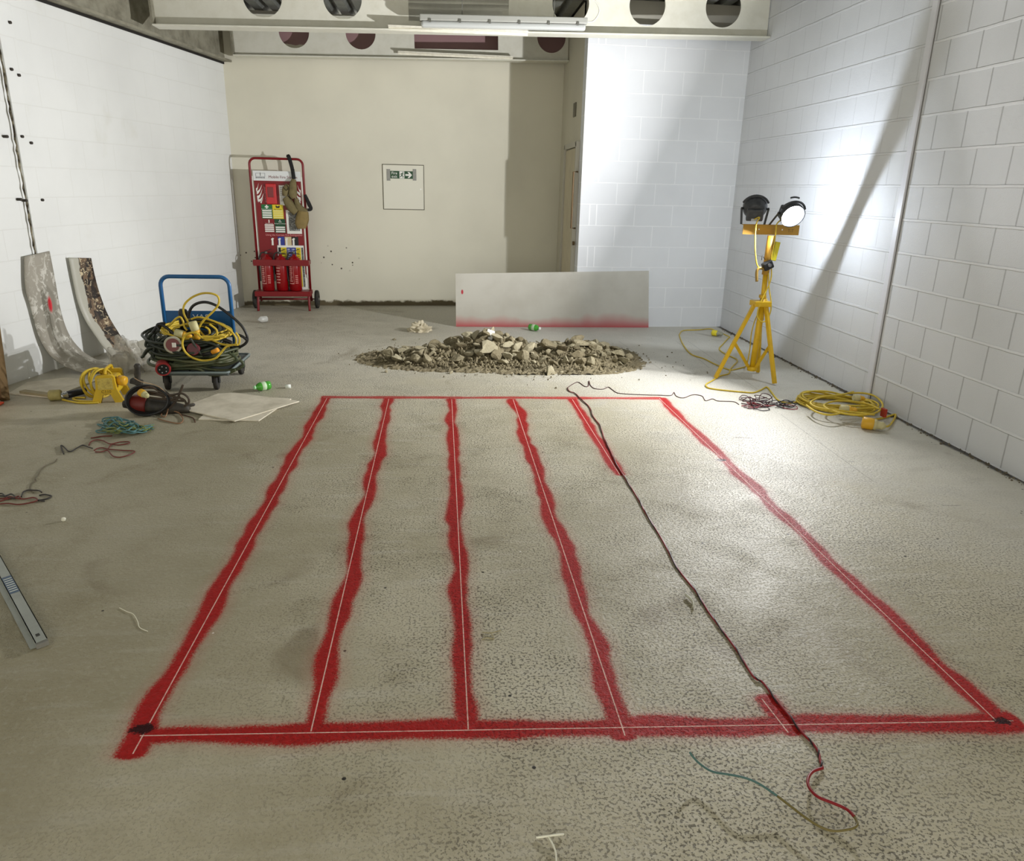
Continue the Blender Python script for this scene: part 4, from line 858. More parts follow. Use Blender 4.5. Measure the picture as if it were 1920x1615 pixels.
def tangle(cx0, cx1, vy0, vy1, n, zmax, r, mat, nm, parent, R=rr, lr=(0.03, 0.09)):
    pts = []
    for i in range(n):
        c = FL(R.uniform(cx0, cx1), R.uniform(vy0, vy1)); rad = R.uniform(*lr); ph = R.random()*6.28; tilt = R.uniform(0.1, 1.0)
        for k in range(6):
            an = ph+6.0*k/6
            pts.append(Vector((c.x+rad*math.cos(an), c.y+rad*math.sin(an)*(1.1-tilt), r+0.002+max(0, zmax*R.random()*tilt*(0.5+0.5*math.sin(an))))))
    m = MB(); m.tube(spline(pts, 5), r, 6); return m.build(nm, mat, parent)
tangle(1395, 1440, 750, 766, 9, 0.10, 0.0032, m_wire, 'wire', tg); tangle(1425, 1482, 758, 768, 7, 0.07, 0.0032, m_wire_k, 'wire', tg); tangle(1392, 1482, 756, 766, 5, 0.05, 0.003, m_wire_r, 'red_wire', tg)

# ------------------------------------------------------------------ rubble heap
def rock_mesh(seed, flatness=0.7):
    R = random.Random(seed); import bmesh
    bm = bmesh.new(); bmesh.ops.create_icosphere(bm, subdivisions=2, radius=1.0)
    planes = [(Vector((R.gauss(0, 1), R.gauss(0, 1), R.gauss(0, 1))).normalized(), R.uniform(0.30, 0.66)) for _ in range(15)]
    for v in bm.verts:
        for n_, d_ in planes:
            k_ = v.co.dot(n_)
            if k_ > d_: v.co -= n_*(k_-d_)
        v.co += Vector((R.uniform(-1, 1), R.uniform(-1, 1), R.uniform(-1, 1)))*0.03
        v.co *= 1.35; v.co.z *= flatness
    me = bpy.data.meshes.new('concrete_chunk'); bm.to_mesh(me); bm.free(); return me
m_rock = [M('broken_concrete', (146, 137, 110), 0.85, var=0.8, scale=6, dirt=(92, 83, 60), bump=0.7, bscale=9),
          M('broken_concrete_dark', (122, 112, 86), 0.9, var=0.8, scale=5, dirt=(74, 66, 46), bump=0.7, bscale=9),
          M('broken_concrete_pale', (152, 144, 118), 0.85, var=0.7, scale=5, dirt=(128, 118, 92), bump=0.6, bscale=9)]
rocks = []
for i in range(27):
    me = rock_mesh(100+i, 0.55+0.02*(i % 9)*1.5); me.materials.append(m_rock[i % 3]); rocks.append(me)
def mound(x, y):
    def g(cx, cy, sx, sy, h, p=1.0): return h*math.exp(-(((x-cx)/sx)**2+((y-cy)/sy)**2)**p)
    return max(g(0.40, 7.05, 0.42, 0.38, 0.24), g(0.05, 6.95, 0.55, 0.34, 0.11), g(1.28, 7.0, 0.40, 0.42, 0.135), g(0.85, 6.95, 0.6, 0.55, 0.045), 0)
ROCK_LABEL = 'angular broken concrete chunk lying in the grey rubble heap in mid-floor'
ROCK_GROUP = 'concrete chunks of the rubble heap'
rr = random.Random(21); placed = 0; spots = []
def put_rock(x, y, z, s, label=ROCK_LABEL, group=ROCK_GROUP, me=None, rot=None, name='concrete_chunk', mat=None):
    o = bpy.data.objects.new(name, me or rocks[rr.randrange(27)]); COL.objects.link(o)
    o.location = (x, y, z); o.scale = (s*rr.uniform(0.8, 1.25), s*rr.uniform(0.8, 1.2), s*rr.uniform(0.75, 1.1))
    o.rotation_euler = rot or (rr.uniform(-0.7, 0.7), rr.uniform(-0.7, 0.7), rr.uniform(0, 6.28))
    return tag(o, label, 'concrete chunk', group)
tries = 0
while placed < 285 and tries < 20000:
    tries += 1
    x = rr.uniform(-0.75, 1.80); y = rr.uniform(6.35, 7.85); hgt = mound(x, y)
    if rr.random() > min(1.0, hgt*9.0+0.012): continue
    s = min(0.100, max(0.024, rr.lognormvariate(-2.97, 0.42))) if hgt > 0.03 else rr.uniform(0.014, 0.030)
    if any((x-a_)**2+(y-b_)**2 < (0.56*(s+c_))**2 for a_, b_, c_ in spots): continue
    spots.append((x, y, s)); placed += 1
    put_rock(x, y, hgt*0.86+s*0.34 if hgt > 0.02 else s*0.4, s)
# pieces that stand out
p = PY(903, 632, 7.02); put_rock(p.x, p.y, p.z, 0.085, 'big brown concrete lump crowning the rubble heap beside the white faced piece', None, rocks[4])
m = MB(); c = PY(917, 631, 6.96); m.box(c, (0.075, 0.03, 0.125), Matrix.Rotation(0.35, 3, 'Y') @ Matrix.Rotation(-0.2, 3, 'X')); tag(m.build('plaster_piece', M('white_plaster', (232, 230, 222), 0.7), loc=tuple(c), bevel=0.006), 'white faced plaster piece on top of the rubble heap', 'plaster piece')
c = FL(1032, 694, 0.035); put_rock(c.x, c.y, c.z, 0.055, 'pale rounded lump at the front edge of the rubble heap', None, rocks[2])
# loose chips and dust between the chunks: nobody could count them
m = MB()
n_ = 64
def gz(i, j):
    x = -0.85+2.75*i; y = 6.3+1.65*j; h_ = mound(x, y); return Vector((x, y, -0.014+h_*0.80+(0.022*rr.random() if h_ > 0.008 else 0)))
m.grid(gz, n_*2, n_, False)
for _ in range(3800):
    x = rr.gauss(0.55, 0.62); y = rr.gauss(6.98, 0.36); h_ = mound(x, y)
    if h_ < 0.006 and rr.random() > 0.16: continue
    s = rr.uniform(0.004, 0.012)+(rr.uniform(0, 0.018) if h_ > 0.02 else 0); a_ = rr.random()*6.28; ca, sa = math.cos(a_), math.sin(a_); z = h_*0.82+s*0.4
    q = [Vector((ca, sa, -0.3)), Vector((-sa, ca, -0.4)), Vector((-ca, -sa, -0.2)), Vector((sa, -ca, -0.3)), Vector((0.2*ca, 0.1, 0.8))]
    m.add([Vector((x, y, z))+v*s*rr.uniform(0.7, 1.2) for v in q], [(0, 1, 4), (1, 2, 4), (2, 3, 4), (3, 0, 4), (3, 2, 1, 0)])
tag(m.build('rubble_dust', m_rock[1], loc=(0.5, 7.0, 0)), 'fine broken concrete and dust under the rubble heap', 'rubble', kind='stuff')
m_wood = M('splinter_wood', (150, 138, 104), 0.8)
for (a_, b_, l_) in (((1005, 640, 0.10), (1048, 662, 0.07), 'longer thin splinter slanting across the rubble between its two mounds'), ((1000, 648, 0.06), (1043, 668, 0.05), 'shorter thin splinter lying below the longer one in the rubble')):
    m = MB(); m.tube([FL(*a_), FL(*b_)], 0.005, 6); tag(m.build('splinter', m_wood, loc=tuple(FL(*a_))), l_, 'splinter')
m = MB(); m.tube(spline([FL(1036, 684, 0.02), FL(1045, 668, 0.06), FL(1053, 654, 0.11), FL(1054, 648, 0.14)], 4), 0.005, 6); tag(m.build('bent_wire', M('rusty_wire', (54, 46, 38), 0.7), loc=tuple(FL(1036, 684))), 'dark bent wire sticking up from the front of the rubble', 'wire')

# ------------------------------------------------------------------ bottles, bag and litter
m_pet = M('green_plastic', (84, 178, 62), 0.2, trans=0.25); m_petcap = M('bottle_cap_white', (232, 236, 228), 0.4); m_lab = M('bottle_label', (190, 214, 176), 0.5)
def bottle(base, d, r, L, label, name='plastic_bottle', cap=m_petcap, body=m_pet, lab=m_lab, group=None):
    d = Vector(d).normalized(); base = Vector(base); t = thing(name, label, 'bottle', tuple(base), group)
    m = MB(); m.lathe([(0, r*0.75), (L*0.03, r), (L*0.25, r), (L*0.28, r*0.95), (L*0.32, r), (L*0.62, r), (L*0.76, r*0.75), (L*0.86, r*0.36), (L*0.93, r*0.34)], base, d, 22); m.build('bottle_body', body, t)
    if lab: m = MB(); m.lathe([(L*0.30, r*1.0), (L*0.305, r*1.025), (L*0.56, r*1.025), (L*0.565, r*1.0)], base, d, 22); m.build('bottle_label', lab, t)
    if cap: m = MB(); m.lathe([(L*0.90, r*0.42), (L*1.0, r*0.42)], base, d, 16); m.build('cap', cap, t)
bottle(FL(506, 722, 0.036), FL(478, 727, 0.036)-FL(506, 722, 0.036), 0.034, 0.135, 'small green plastic bottle lying by the white boards near the blue trolley', cap=M('cap_pale_green', (170, 220, 170), 0.4))
bottle(FL(993, 613, 0.04), FL(1012, 616, 0.04)-FL(993, 613, 0.04), 0.036, 0.15, 'green plastic bottle with a white cap lying in front of the frosted sheet')
m_clear = M('clear_plastic', (226, 226, 220), 0.15, trans=0.35)
bottle(FL(500, 598, 0.04), (-0.7, -0.7, 0.0), 0.036, 0.12, 'crushed clear plastic cup lying near the fire station trolley', 'plastic_cup', None, m_clear, None)
m = MB(); q = FL(540, 725, 0.012); m.cyl(q-Vector((0.02, 0, 0)), q+Vector((0.02, 0.005, 0)), 0.016, 16); tag(m.build('bottle_cap', m_petcap, loc=tuple(q)), 'white cap lying right of the near green bottle', 'bottle cap')
# crumpled white cloth
rr = random.Random(3)
def crumple(C, rx, ry, h_, seed, nu=28, nv=14, fold=0.25):
    from mathutils import noise as mn
    def fn(i, j):
        th = 2*math.pi*i; ph = j*math.pi/2
        dirv = Vector((math.cos(th)*math.cos(ph), math.sin(th)*math.cos(ph), math.sin(ph)))
        k_ = 1+fold*mn.noise(dirv*2.1+Vector((seed, 0, 0)))+fold*0.7*mn.noise(dirv*5.3+Vector((0, seed, 0)))+fold*0.4*abs(mn.noise(dirv*11+Vector((0, 0, seed))))
        return Vector((C[0]+rx*dirv.x*k_, C[1]+ry*dirv.y*k_, max(0.002, C[2]+h_*dirv.z*k_)))
    m = MB(); m.grid(fn, nu, nv); return m
q = FL(793, 622); 
mm = crumple((q.x-0.03, q.y, 0), 0.11, 0.085, 0.085, 4.2, 40, 18, 0.75); tag(mm.build('crumpled_cloth', M('dirty_cloth', (196, 186, 160), 0.85, var=0.5, scale=14, dirt=(130, 118, 92), bump=0.3, bscale=50), loc=(q.x, q.y, 0), subd=1), 'crumpled off-white rag on the floor behind the rubble heap', 'rag')
# strips and scraps on the bare floor
m_zip = M('zip_tie_white', (232, 230, 210), 0.4)
zt = thing('cable_tie', 'white T-shaped cable tie on the floor at the bottom edge of the photo', 'cable tie', tuple(FL(1030, 1570)))
m = MB(); m.tube(spline([FL(1005, 1571, 0.004), FL(1028, 1568, 0.010), FL(1042, 1566, 0.012), FL(1057, 1565, 0.006)], 5), 0.0028, 8); m.build('head', m_zip, zt)
m = MB(); m.tube(spline([FL(1028, 1568, 0.009), FL(1036, 1583, 0.008), FL(1042, 1600, 0.006), FL(1043, 1625, 0.004)], 5), 0.0025, 8); m.build('tail', m_zip, zt)
m_scrap = M('dry_scrap', (170, 160, 124), 0.7)
m = MB(); m.tube(spline([FL(905, 1186, 0.003), FL(921, 1187, 0.006), FL(940, 1182, 0.004)], 4), 0.002, 6); m.tube(spline([FL(920, 1187, 0.005), FL(926, 1198, 0.003), FL(912, 1196, 0.003), FL(904, 1200, 0.002)], 4), 0.002, 6); tag(m.build('straw_scrap', m_scrap, loc=tuple(FL(921, 1187))), 'dry forked straw scrap between the third and fourth sprayed lines', 'scrap')
m = MB()
def curl(i, j):
    a_ = FL(1284+14*i-3*math.sin(i*3)*0, 1118+22*i, 0.004); return a_+Vector((0.010*math.sin(math.pi*i)+0.008*j, 0.0, 0.010*math.sin(math.pi*j)+0.002))
m.grid(curl, 10, 6); tag(m.build('paint_curl', M('curl_white', (206, 204, 186), 0.5), loc=tuple(FL(1290, 1128)), solid=0.001), 'small curled pale peeling beside the long red wire', 'peeling')
m = MB(); m.tube(spline([FL(224, 1140, 0.002), FL(238, 1147, 0.003), FL(250, 1152, 0.003), FL(258, 1165, 0.003), FL(262, 1177, 0.002), FL(277, 1184, 0.002)], 5), 0.0014, 6); tag(m.build('white_thread', m_zip, loc=tuple(FL(250, 1152))), 'thin white thread on the floor right of the straightedge', 'thread')
m = MB(); q = FL(119, 974, 0.010); m.lathe([(-0.010, 0.004), (-0.006, 0.010), (0.006, 0.010), (0.010, 0.004)], q, (0.3, 0.2, 1), 10); tag(m.build('pebble', m_zip, loc=tuple(q)), 'small white pebble on the bare floor at the left', 'pebble')
# straightedge
m_alu = M('brushed_aluminium', (158, 162, 154), 0.42, 0.35, var=0.4, scale=6, dirt=(120, 122, 112))
A_, B_ = FL(66, 1206, 0.022), FL(89, 1197, 0.022); dd = FL(0, 1042, 0.022)-FL(88, 1197, 0.022); dd.z = 0; dd = dd.normalized()*1.25; se = thing('straightedge', 'long grey aluminium straightedge lying at the left edge of the floor', 'straightedge', (A_.x, A_.y, 0))
m = MB(); m.slab([A_, B_, B_+dd, A_+dd], 0.003); up_ = Vector((0, 0, 1))
wv = (B_-A_).normalized()
m.slab([A_, A_+wv*0.003, A_+wv*0.003+dd, A_+dd], 0.021); m.slab([B_-wv*0.003, B_, B_+dd, B_-wv*0.003+dd], 0.021)
m.slab([A_-wv*0.018-Vector((0, 0, 0.015)), A_-Vector((0, 0, 0.015)), A_+dd*0.9-Vector((0, 0, 0.015)), A_-wv*0.018+dd*0.9-Vector((0, 0, 0.015))], 0.004); m.build('profile', m_alu, se)
m = MB(); m.slab([A_-up_*0.004, B_-up_*0.004, B_-up_*0.004-dd*0.01, A_-up_*0.004-dd*0.01], 0.016); m.build('end_cap', M('end_cap_grey', (132, 130, 122), 0.6), se)
f0 = 0.34
m = MB(); m.slab([A_.lerp(B_, 0.06)+dd*f0+up_*0.0008, A_.lerp(B_, 0.94)+dd*f0+up_*0.0008, A_.lerp(B_, 0.94)+dd*(f0+0.13)+up_*0.0008, A_.lerp(B_, 0.06)+dd*(f0+0.13)+up_*0.0008], 0.0007); stk = m.build('sticker', M('sticker_blue', (60, 84, 110), 0.4), se)
for i in range(7):
    q0_ = f0+0.012+0.016*i; m = MB(); m.slab([A_.lerp(B_, 0.12)+dd*q0_+up_*0.0016, A_.lerp(B_, 0.88)+dd*q0_+up_*0.0016, A_.lerp(B_, 0.88)+dd*(q0_+0.005)+up_*0.0016, A_.lerp(B_, 0.12)+dd*(q0_+0.005)+up_*0.0016], 0.0006); m.build('sticker_line', M('sticker_print', (206, 210, 200), 0.5), stk)
m = MB(); m.slab([A_.lerp(B_, 0.3)+dd*0.03+up_*0.0006, A_.lerp(B_, 0.62)+dd*0.03+up_*0.0006, A_.lerp(B_, 0.62)+dd*0.045+up_*0.0006, A_.lerp(B_, 0.3)+dd*0.045+up_*0.0006], 0.0005); m.build('slot', M('slot_dark', (56, 56, 50), 0.7), se)

# ------------------------------------------------------------------ blue platform trolley
m_blue = M('trolley_blue', (34, 92, 142), 0.35, var=0.3, scale=10, dirt=(24, 62, 98))
m_deckm = M('deck_grey', (74, 82, 80), 0.55, var=0.5, scale=14, dirt=(40, 42, 38))
m_edge = M('deck_edge', (112, 124, 122), 0.45)
YF, YB = 5.74, 6.42
dl, dr = PY(298, 708, YF), PY(429, 709, YF); zd = 0.155; xl, xr_ = dl.x, dr.x
pt = thing('platform_trolley', 'platform trolley with a blue handle frame carrying the heap of cables', 'trolley', ((xl+xr_)/2, (YF+YB)/2, 0))
m = MB(); m.box(((xl+xr_)/2, (YF+YB)/2, zd-0.012), (xr_-xl, YB-YF, 0.024)); m.build('deck', m_deckm, pt, bevel=0.01)
m = MB(); z_ = zd+0.001; m.tube([(xl+0.02, YF, z_), (xr_-0.02, YF, z_), (xr_, YF+0.02, z_), (xr_, YB-0.02, z_), (xr_-0.02, YB, z_), (xl+0.02, YB, z_), (xl, YB-0.02, z_), (xl, YF+0.02, z_)], 0.009, 8, True); m.build('deck_bumper', m_edge, pt)
hl, hr = PY(309, 600, YB), PY(436, 600, YB); zt = PY(370, 519, YB).z; ww = (hr.x-hl.x)/2; cxh = (hl.x+hr.x)/2
hp = [(-ww, zd)]+arc(-ww+0.075, zt-0.075, 0.075, math.pi, math.pi/2)+arc(ww-0.075, zt-0.075, 0.075, math.pi/2, 0)+[(ww, zd)]
m = MB(); m.tube([(cxh+x, YB, z) for x, z in hp], 0.0165, 12); m.build('handle_frame', m_blue, pt)
zp = PY(370, 583, YB).z
m = MB(); m.box((cxh, YB, (zp+0.30)/2), (2*ww-0.03, 0.012, zp-0.30)); pn = m.build('handle_panel', m_blue, pt, bevel=0.003)
text('panel_mark', 'VAS', 0.062, M('mark_white', (206, 214, 220), 0.5), pn, frame((PY(377, 596, YB-0.008).x, YB-0.0075, PY(377, 595, YB-0.008).z), (1, 0, 0), (0, 0, 1)), 0.001, 'CENTER', 1.25)
def caster(x, y, r, ang, label_parent):
    m = MB(); d_ = Vector((math.cos(ang), math.sin(ang), 0)); C = Vector((x, y, r))
    m.lathe([(-0.016, r*0.6), (-0.016, r*0.93), (-0.010, r), (0.010, r), (0.016, r*0.93), (0.016, r*0.6)], C, d_, 24); w_ = m.build('wheel', RUB, label_parent)
    m = MB(); m.bar(C-d_*0.026, C-d_*0.026+Vector((0, 0, r+0.012)), 0.004, 0.05, d_.cross(Vector((0, 0, 1)))); m.bar(C+d_*0.026, C+d_*0.026+Vector((0, 0, r+0.012)), 0.004, 0.05, d_.cross(Vector((0, 0, 1)))); m.box(C+Vector((0, 0, r+0.012)), (0.06, 0.06, 0.006)); m.cyl(C-d_*0.03, C+d_*0.03, 0.008, 10)
    m.build('fork', M('fork_dark', (46, 48, 48), 0.5, 0.3), w_)
for (u, ang) in ((317, 0.15), (408, 0.1)): q = PY(u, 737, YF+0.09); caster(q.x, YF+0.09, 0.06, ang, pt)
for (x_, ang) in ((xl+0.08, 0.0), (xr_-0.06, 0.0)): caster(x_, YB-0.09, 0.06, ang, pt)

# the cables heaped on it: every coil is a thing
m_cab_g = M('cable_green', (60, 70, 44), 0.5, var=0.55, scale=9, dirt=(100, 94, 62))
m_cab_g2 = M('cable_dark_green', (34, 42, 32), 0.45, var=0.4, scale=9, dirt=(66, 66, 50))
m_cab_k = M('cable_black', (24, 25, 26), 0.4, var=0.25, scale=14, dirt=(60, 58, 52))
m_plug_r = M('plug_red', (158, 44, 44), 0.45, var=0.2, scale=20, dirt=(110, 40, 36)); m_plug_k = M('plug_black', (22, 22, 22), 0.5)
kh = lambda L: [(260+x*0.13, 530+y*0.13) for x, y in L]
def coil(C, rx, ry, turns, dz, r, mat, parent, seed, tilt=(0, 0), name='coil', jit=0.03, ph=14):
    R = random.Random(seed); pts = []
    for i in range(turns*ph):
        a_ = 2*math.pi*i/ph; k_ = i/ph; f = 1+jit*math.sin(k_*2.7+seed)+jit*(R.random()-0.5)
        x = rx*f*math.cos(a_)+0.02*math.sin(k_*3.1); y = ry*f*math.sin(a_)+0.02*math.cos(k_*2.3)
        z = dz*(k_/max(1, turns)-0.5)+0.012*math.sin(a_*2+k_*1.9)+0.006*(R.random()-0.5)
        pts.append(Vector((C[0]+x, C[1]+y, C[2]+z+tilt[0]*x+tilt[1]*y)))
    m = MB(); m.tube(spline(pts, 3), r, 8); return m.build(name, mat, parent)
zc = zd+0.012
g1 = thing('cable_coil', 'thick olive green cable coil lying flat at the bottom of the trolley heap', 'cable', (-2.0, 6.05, zc))
coil((-1.985, 6.03, zc+0.075), 0.30, 0.24, 13, 0.11, 0.0115, m_cab_g, g1, 3, jit=0.10)
for pix, y_ in ((((470, 1190), (560, 1150), (760, 1190), (960, 1240), (1200, 1270), (1420, 1250), (1510, 1180), (1460, 1120)), 5.80), (((420, 1260), (620, 1240), (860, 1250), (1020, 1330), (1240, 1320), (1400, 1260)), 5.78), (((480, 1000), (560, 1090), (800, 1130), (1020, 1180), (1240, 1190), (1420, 1110), (1300, 1010)), 5.82)):
    m = MB(); m.tube(spline([PY(u, v, y_) for u, v in kh(pix)], 6), 0.0115, 8); m.build('outer_turn', m_cab_g, g1)
m = MB(); q = PY(356, 691, 5.79); m.tube([q+Vector((0, 0, 0.055)), q+Vector((0, -0.012, 0.0)), q-Vector((0, 0, 0.035))], 0.004, 6); m.build('tie', m_cab_k, g1)
def cee(parent, C, D, r, L, mb, pins=5, face=m_plug_k):
    D = Vector(D).normalized(); m = MB(); m.lathe([(0, r*0.99), (0.004, r*1.06), (0.012, r*1.06), (0.016, r), (L*0.55, r*0.97), (L*0.6, r*0.8), (L, r*0.55)], C, -D, 26); b = m.build('plug_body', mb, parent)
    m = MB(); m.lathe([(0, r*0.80), (0.003, r*0.80)], Vector(C)+D*0.0005, D, 26); f_ = m.build('plug_face', face, b)
    if pins:
        x = D.orthogonal().normalized(); y = D.cross(x)
        for i in range(pins):
            a_ = 6.2832*i/pins+0.4; p = Vector(C)+D*0.003+(x*math.cos(a_)+y*math.sin(a_))*r*0.48
            m = MB(); m.cyl(p, p+D*0.004, r*0.085, 10); m.build('pin_hole', M('pin_bright', (196, 198, 200), 0.3, 0.4), b)
    return b
cee(g1, PY(306, 693, 5.70), (0.35, -0.92, -0.18), 0.052, 0.13, m_plug_r)
g2 = thing('cable_coil', 'dark green cable coil with a red socket in the middle of the trolley heap', 'cable', (-2.03, 6.02, 0.34))
coil((-2.03, 6.02, 0.36), 0.27, 0.22, 11, 0.16, 0.0105, m_cab_g2, g2, 8, (0.0, 0.25), jit=0.12)
for pix, y_ in ((((430, 780), (330, 850), (290, 950), (360, 1050), (520, 1090)), 5.84), (((300, 690), (160, 760), (100, 900), (150, 950), (80, 1040), (40, 1085)), 5.88), (((200, 780), (230, 900), (210, 1060), (240, 1090), (320, 1000), (300, 880)), 5.85), (((410, 900), (300, 920), (130, 960), (60, 1075)), 5.86), (((240, 1090), (290, 1060), (330, 1010), (260, 920), (330, 800), (520, 760)), 5.86), (((640, 860), (760, 840), (960, 860), (1100, 900), (1240, 1000)), 5.80), (((740, 800), (820, 920), (900, 1030), (1020, 1050), (1120, 980)), 5.78)):
    m = MB(); m.tube(spline([PY(u, v, y_) for u, v in kh(pix)], 6), 0.0105, 8); m.build('outer_turn', m_cab_g2, g2)
b_ = cee(g2, PY(324, 647, 5.76), (0.15, -0.95, 0.15), 0.062, 0.10, M('socket_grey', (176, 172, 150), 0.5, var=0.2, scale=20), 0, M('socket_red', (104, 36, 30), 0.4))
q = PY(326, 647, 5.75); m = MB(); m.box(q+Vector((0.002, -0.004, 0.0)), (0.028, 0.006, 0.034)); m.build('socket_latch', WHT, b_)
cee(g2, PY(362, 655, 5.77), (0.1, -0.95, 0.2), 0.045, 0.10, M('socket_dark_red', (110, 22, 34), 0.45), 0, M('socket_maroon', (84, 18, 28), 0.4))
q0_, q1_ = PY(398, 661, 5.76), PY(409, 656, 5.75); m = MB(); m.cyl(q0_, q1_, 0.017, 14); m.build('lamp_plug', M('plug_orange', (222, 150, 40), 0.45), g2)
m = MB(); m.cyl(PY(380, 666, 5.77), q0_, 0.014, 12); m.build('plug_tail', m_plug_k, g2)
g3 = thing('cable_coil', 'yellow extension cable coil on top of the trolley heap with two loose loops', 'cable', (-1.95, 6.08, 0.5))
coil((-1.955, 6.05, 0.42), 0.245, 0.19, 9, 0.03, 0.008, m_cab_y, g3, 15, (-0.05, 0.16), jit=0.05)
for pix, y_ in ((((850, 735), (790, 720), (720, 735), (650, 790), (632, 900), (680, 1010), (790, 1090), (940, 1125), (1100, 1095), (1180, 1020), (1250, 940), (1330, 905), (1430, 895)), 5.72),
                (((850, 730), (800, 700), (730, 600), (650, 440), (660, 320), (760, 220), (900, 160), (1030, 155), (1130, 190), (1160, 260), (1130, 350), (1050, 440), (960, 520), (885, 620), (880, 690), (950, 770), (1010, 790), (1020, 690), (960, 640)), 5.92),
                (((330, 660), (440, 620), (540, 520), (600, 500), (640, 560), (660, 640), (700, 690)), 5.86), (((320, 670), (420, 740), (560, 780), (760, 815)), 5.82), (((500, 720), (510, 660), (600, 620), (720, 590)), 5.88), (((850, 735), (920, 800), (1000, 800), (1140, 780), (1250, 780)), 5.80), (((760, 530), (860, 500), (1000, 530), (1180, 600), (1330, 700), (1400, 800), (1400, 890)), 5.98), (((1400, 720), (1450, 800), (1440, 890), (1360, 900), (1200, 890), (1060, 830)), 5.86), (((1020, 600), (1120, 680), (1130, 760), (1180, 800)), 5.90)):
    m = MB(); m.tube(spline([PY(u, v, y_) for u, v in kh(pix)], 6), 0.008, 8); m.build('loose_loop', m_cab_y, g3)
m_pl_pale = M('plug_pale', (196, 190, 140), 0.5, var=0.3, scale=30, dirt=(150, 140, 90))
q = [PY(u, v, 5.85) for u, v in kh([(770, 560), (830, 720)])]; plug((m_pl_pale, m_plug_y), q[0], q[1]-q[0], 0.032, 0.15, g3)
q = [PY(u, v, 5.83) for u, v in kh([(520, 720), (700, 760)])]; plug((m_pl_pale, m_plug_y), q[0], q[1]-q[0], 0.030, 0.13, g3)
g4 = thing('cable_coil', 'stiff black cable arching over the trolley heap in front of the blue panel', 'cable', (-1.9, 6.1, 0.5))
for pix, y_ in ((((725, 520), (730, 430), (780, 340), (880, 290), (1000, 288), (1150, 350), (1330, 480), (1480, 620), (1555, 750), (1560, 850), (1480, 920), (1340, 960), (1320, 1000)), 6.02), (((1420, 750), (1500, 780), (1560, 830)), 6.0), (((610, 900), (560, 820), (500, 740), (400, 650), (300, 600), (265, 630), (300, 690)), 5.83), (((380, 590), (300, 600), (230, 680), (200, 720)), 5.86)):
    m = MB(); m.tube(spline([PY(u, v, y_) for u, v in kh(pix)], 6), 0.011, 8); m.build('cable', m_cab_k, g4)
q = [PY(u, v, 6.04) for u, v in kh([(640, 385), (640, 520)])]; m = MB(); m.lathe([(0, 0.026), (0.02, 0.036), (0.06, 0.034), (0.10, 0.03), (0.16, 0.02)], q[0], q[1]-q[0], 16); m.build('connector', m_plug_k, g4)
m = MB(); m.tube(spline([PY(u, v, 5.95) for u, v in kh([(900, 780), (1000, 820), (1150, 810), (1300, 850), (1340, 880)])], 6), 0.016, 8); m.build('sleeve', m_cab_k, g4)

# ------------------------------------------------------------------ yellow site transformer
m_ty = M('transformer_yellow', (212, 176, 34), 0.45, var=0.35, scale=14, dirt=(150, 122, 36))
tfL, tfR = FL(190, 757), FL(217, 752)
tf = thing('site_transformer', 'yellow site transformer wound with its cable on the floor by the leaning boards', 'transformer', (-2.50, 5.53, 0))
def end_plate(o, xdir, w0, w1, h_, th, name='end_plate'):
    xdir = Vector(xdir).normalized(); lp = [(-w0/2, 0), (-w0*0.22, 0), (-w0*0.12, h_*0.30), (0, h_*0.34), (w0*0.12, h_*0.30), (w0*0.22, 0), (w0/2, 0), (w1/2+0.006, h_*0.5), (w1/2, h_*0.93), (w1/2-0.015, h_), (-w1/2+0.015, h_), (-w1/2, h_*0.93), (-w1/2-0.006, h_*0.5)]
    return flat(name, [lp], th, m_ty, tf, frame(o, xdir, (0, 0, 1)))
cF = (tfL+tfR)/2; xdir = Vector((0.99, 0.14, 0)); yd = Vector((-0.14, 0.99, 0)); cF = Vector((cF.x+0.0, cF.y, 0))
hT = 0.205
end_plate(cF, xdir, 0.215, 0.125, hT, 0.03); end_plate(cF+yd*0.22, xdir, 0.215, 0.125, hT, 0.03)
rt = Matrix((xdir, yd, Vector((0, 0, 1)))).transposed()
m = MB(); m.box(cF+yd*0.11+Vector((0, 0, 0.115)), (0.125, 0.20, 0.13), rt); m.build('body', m_ty, tf, bevel=0.02)
m = MB(); m.box(cF-yd*0.017+Vector((0.0, 0, 0.142)), (0.10, 0.003, 0.085), rt); m.build('rating_label', M('label_pale_yellow', (206, 184, 90), 0.5, var=0.8, scale=60, dirt=(150, 124, 60)), tf)
text('stamped_mark', 'C110', 0.030, M('stamp_olive', (120, 96, 20), 0.6), tf, frame(cF-yd*0.0165+Vector((0, 0, 0.083)), xdir, (0, 0, 1)), 0.002)
m = MB(); m.tube(spline([cF+yd*0.02+Vector((0, 0, hT)), cF+yd*0.04+Vector((0, 0, hT+0.03)), cF+yd*0.18+Vector((0, 0, hT+0.03)), cF+yd*0.20+Vector((0, 0, hT))], 5), 0.011, 10); m.build('carry_handle', m_ty, tf)
q = cF+xdir*0.075+yd*0.06+Vector((0, 0, 0.15)); m = MB(); m.lathe([(0, 0.036), (0.03, 0.038), (0.05, 0.034), (0.056, 0.02)], q, xdir+Vector((0, -0.3, -0.15)), 20); m.build('socket_cover', M('socket_amber', (222, 168, 40), 0.4), tf)
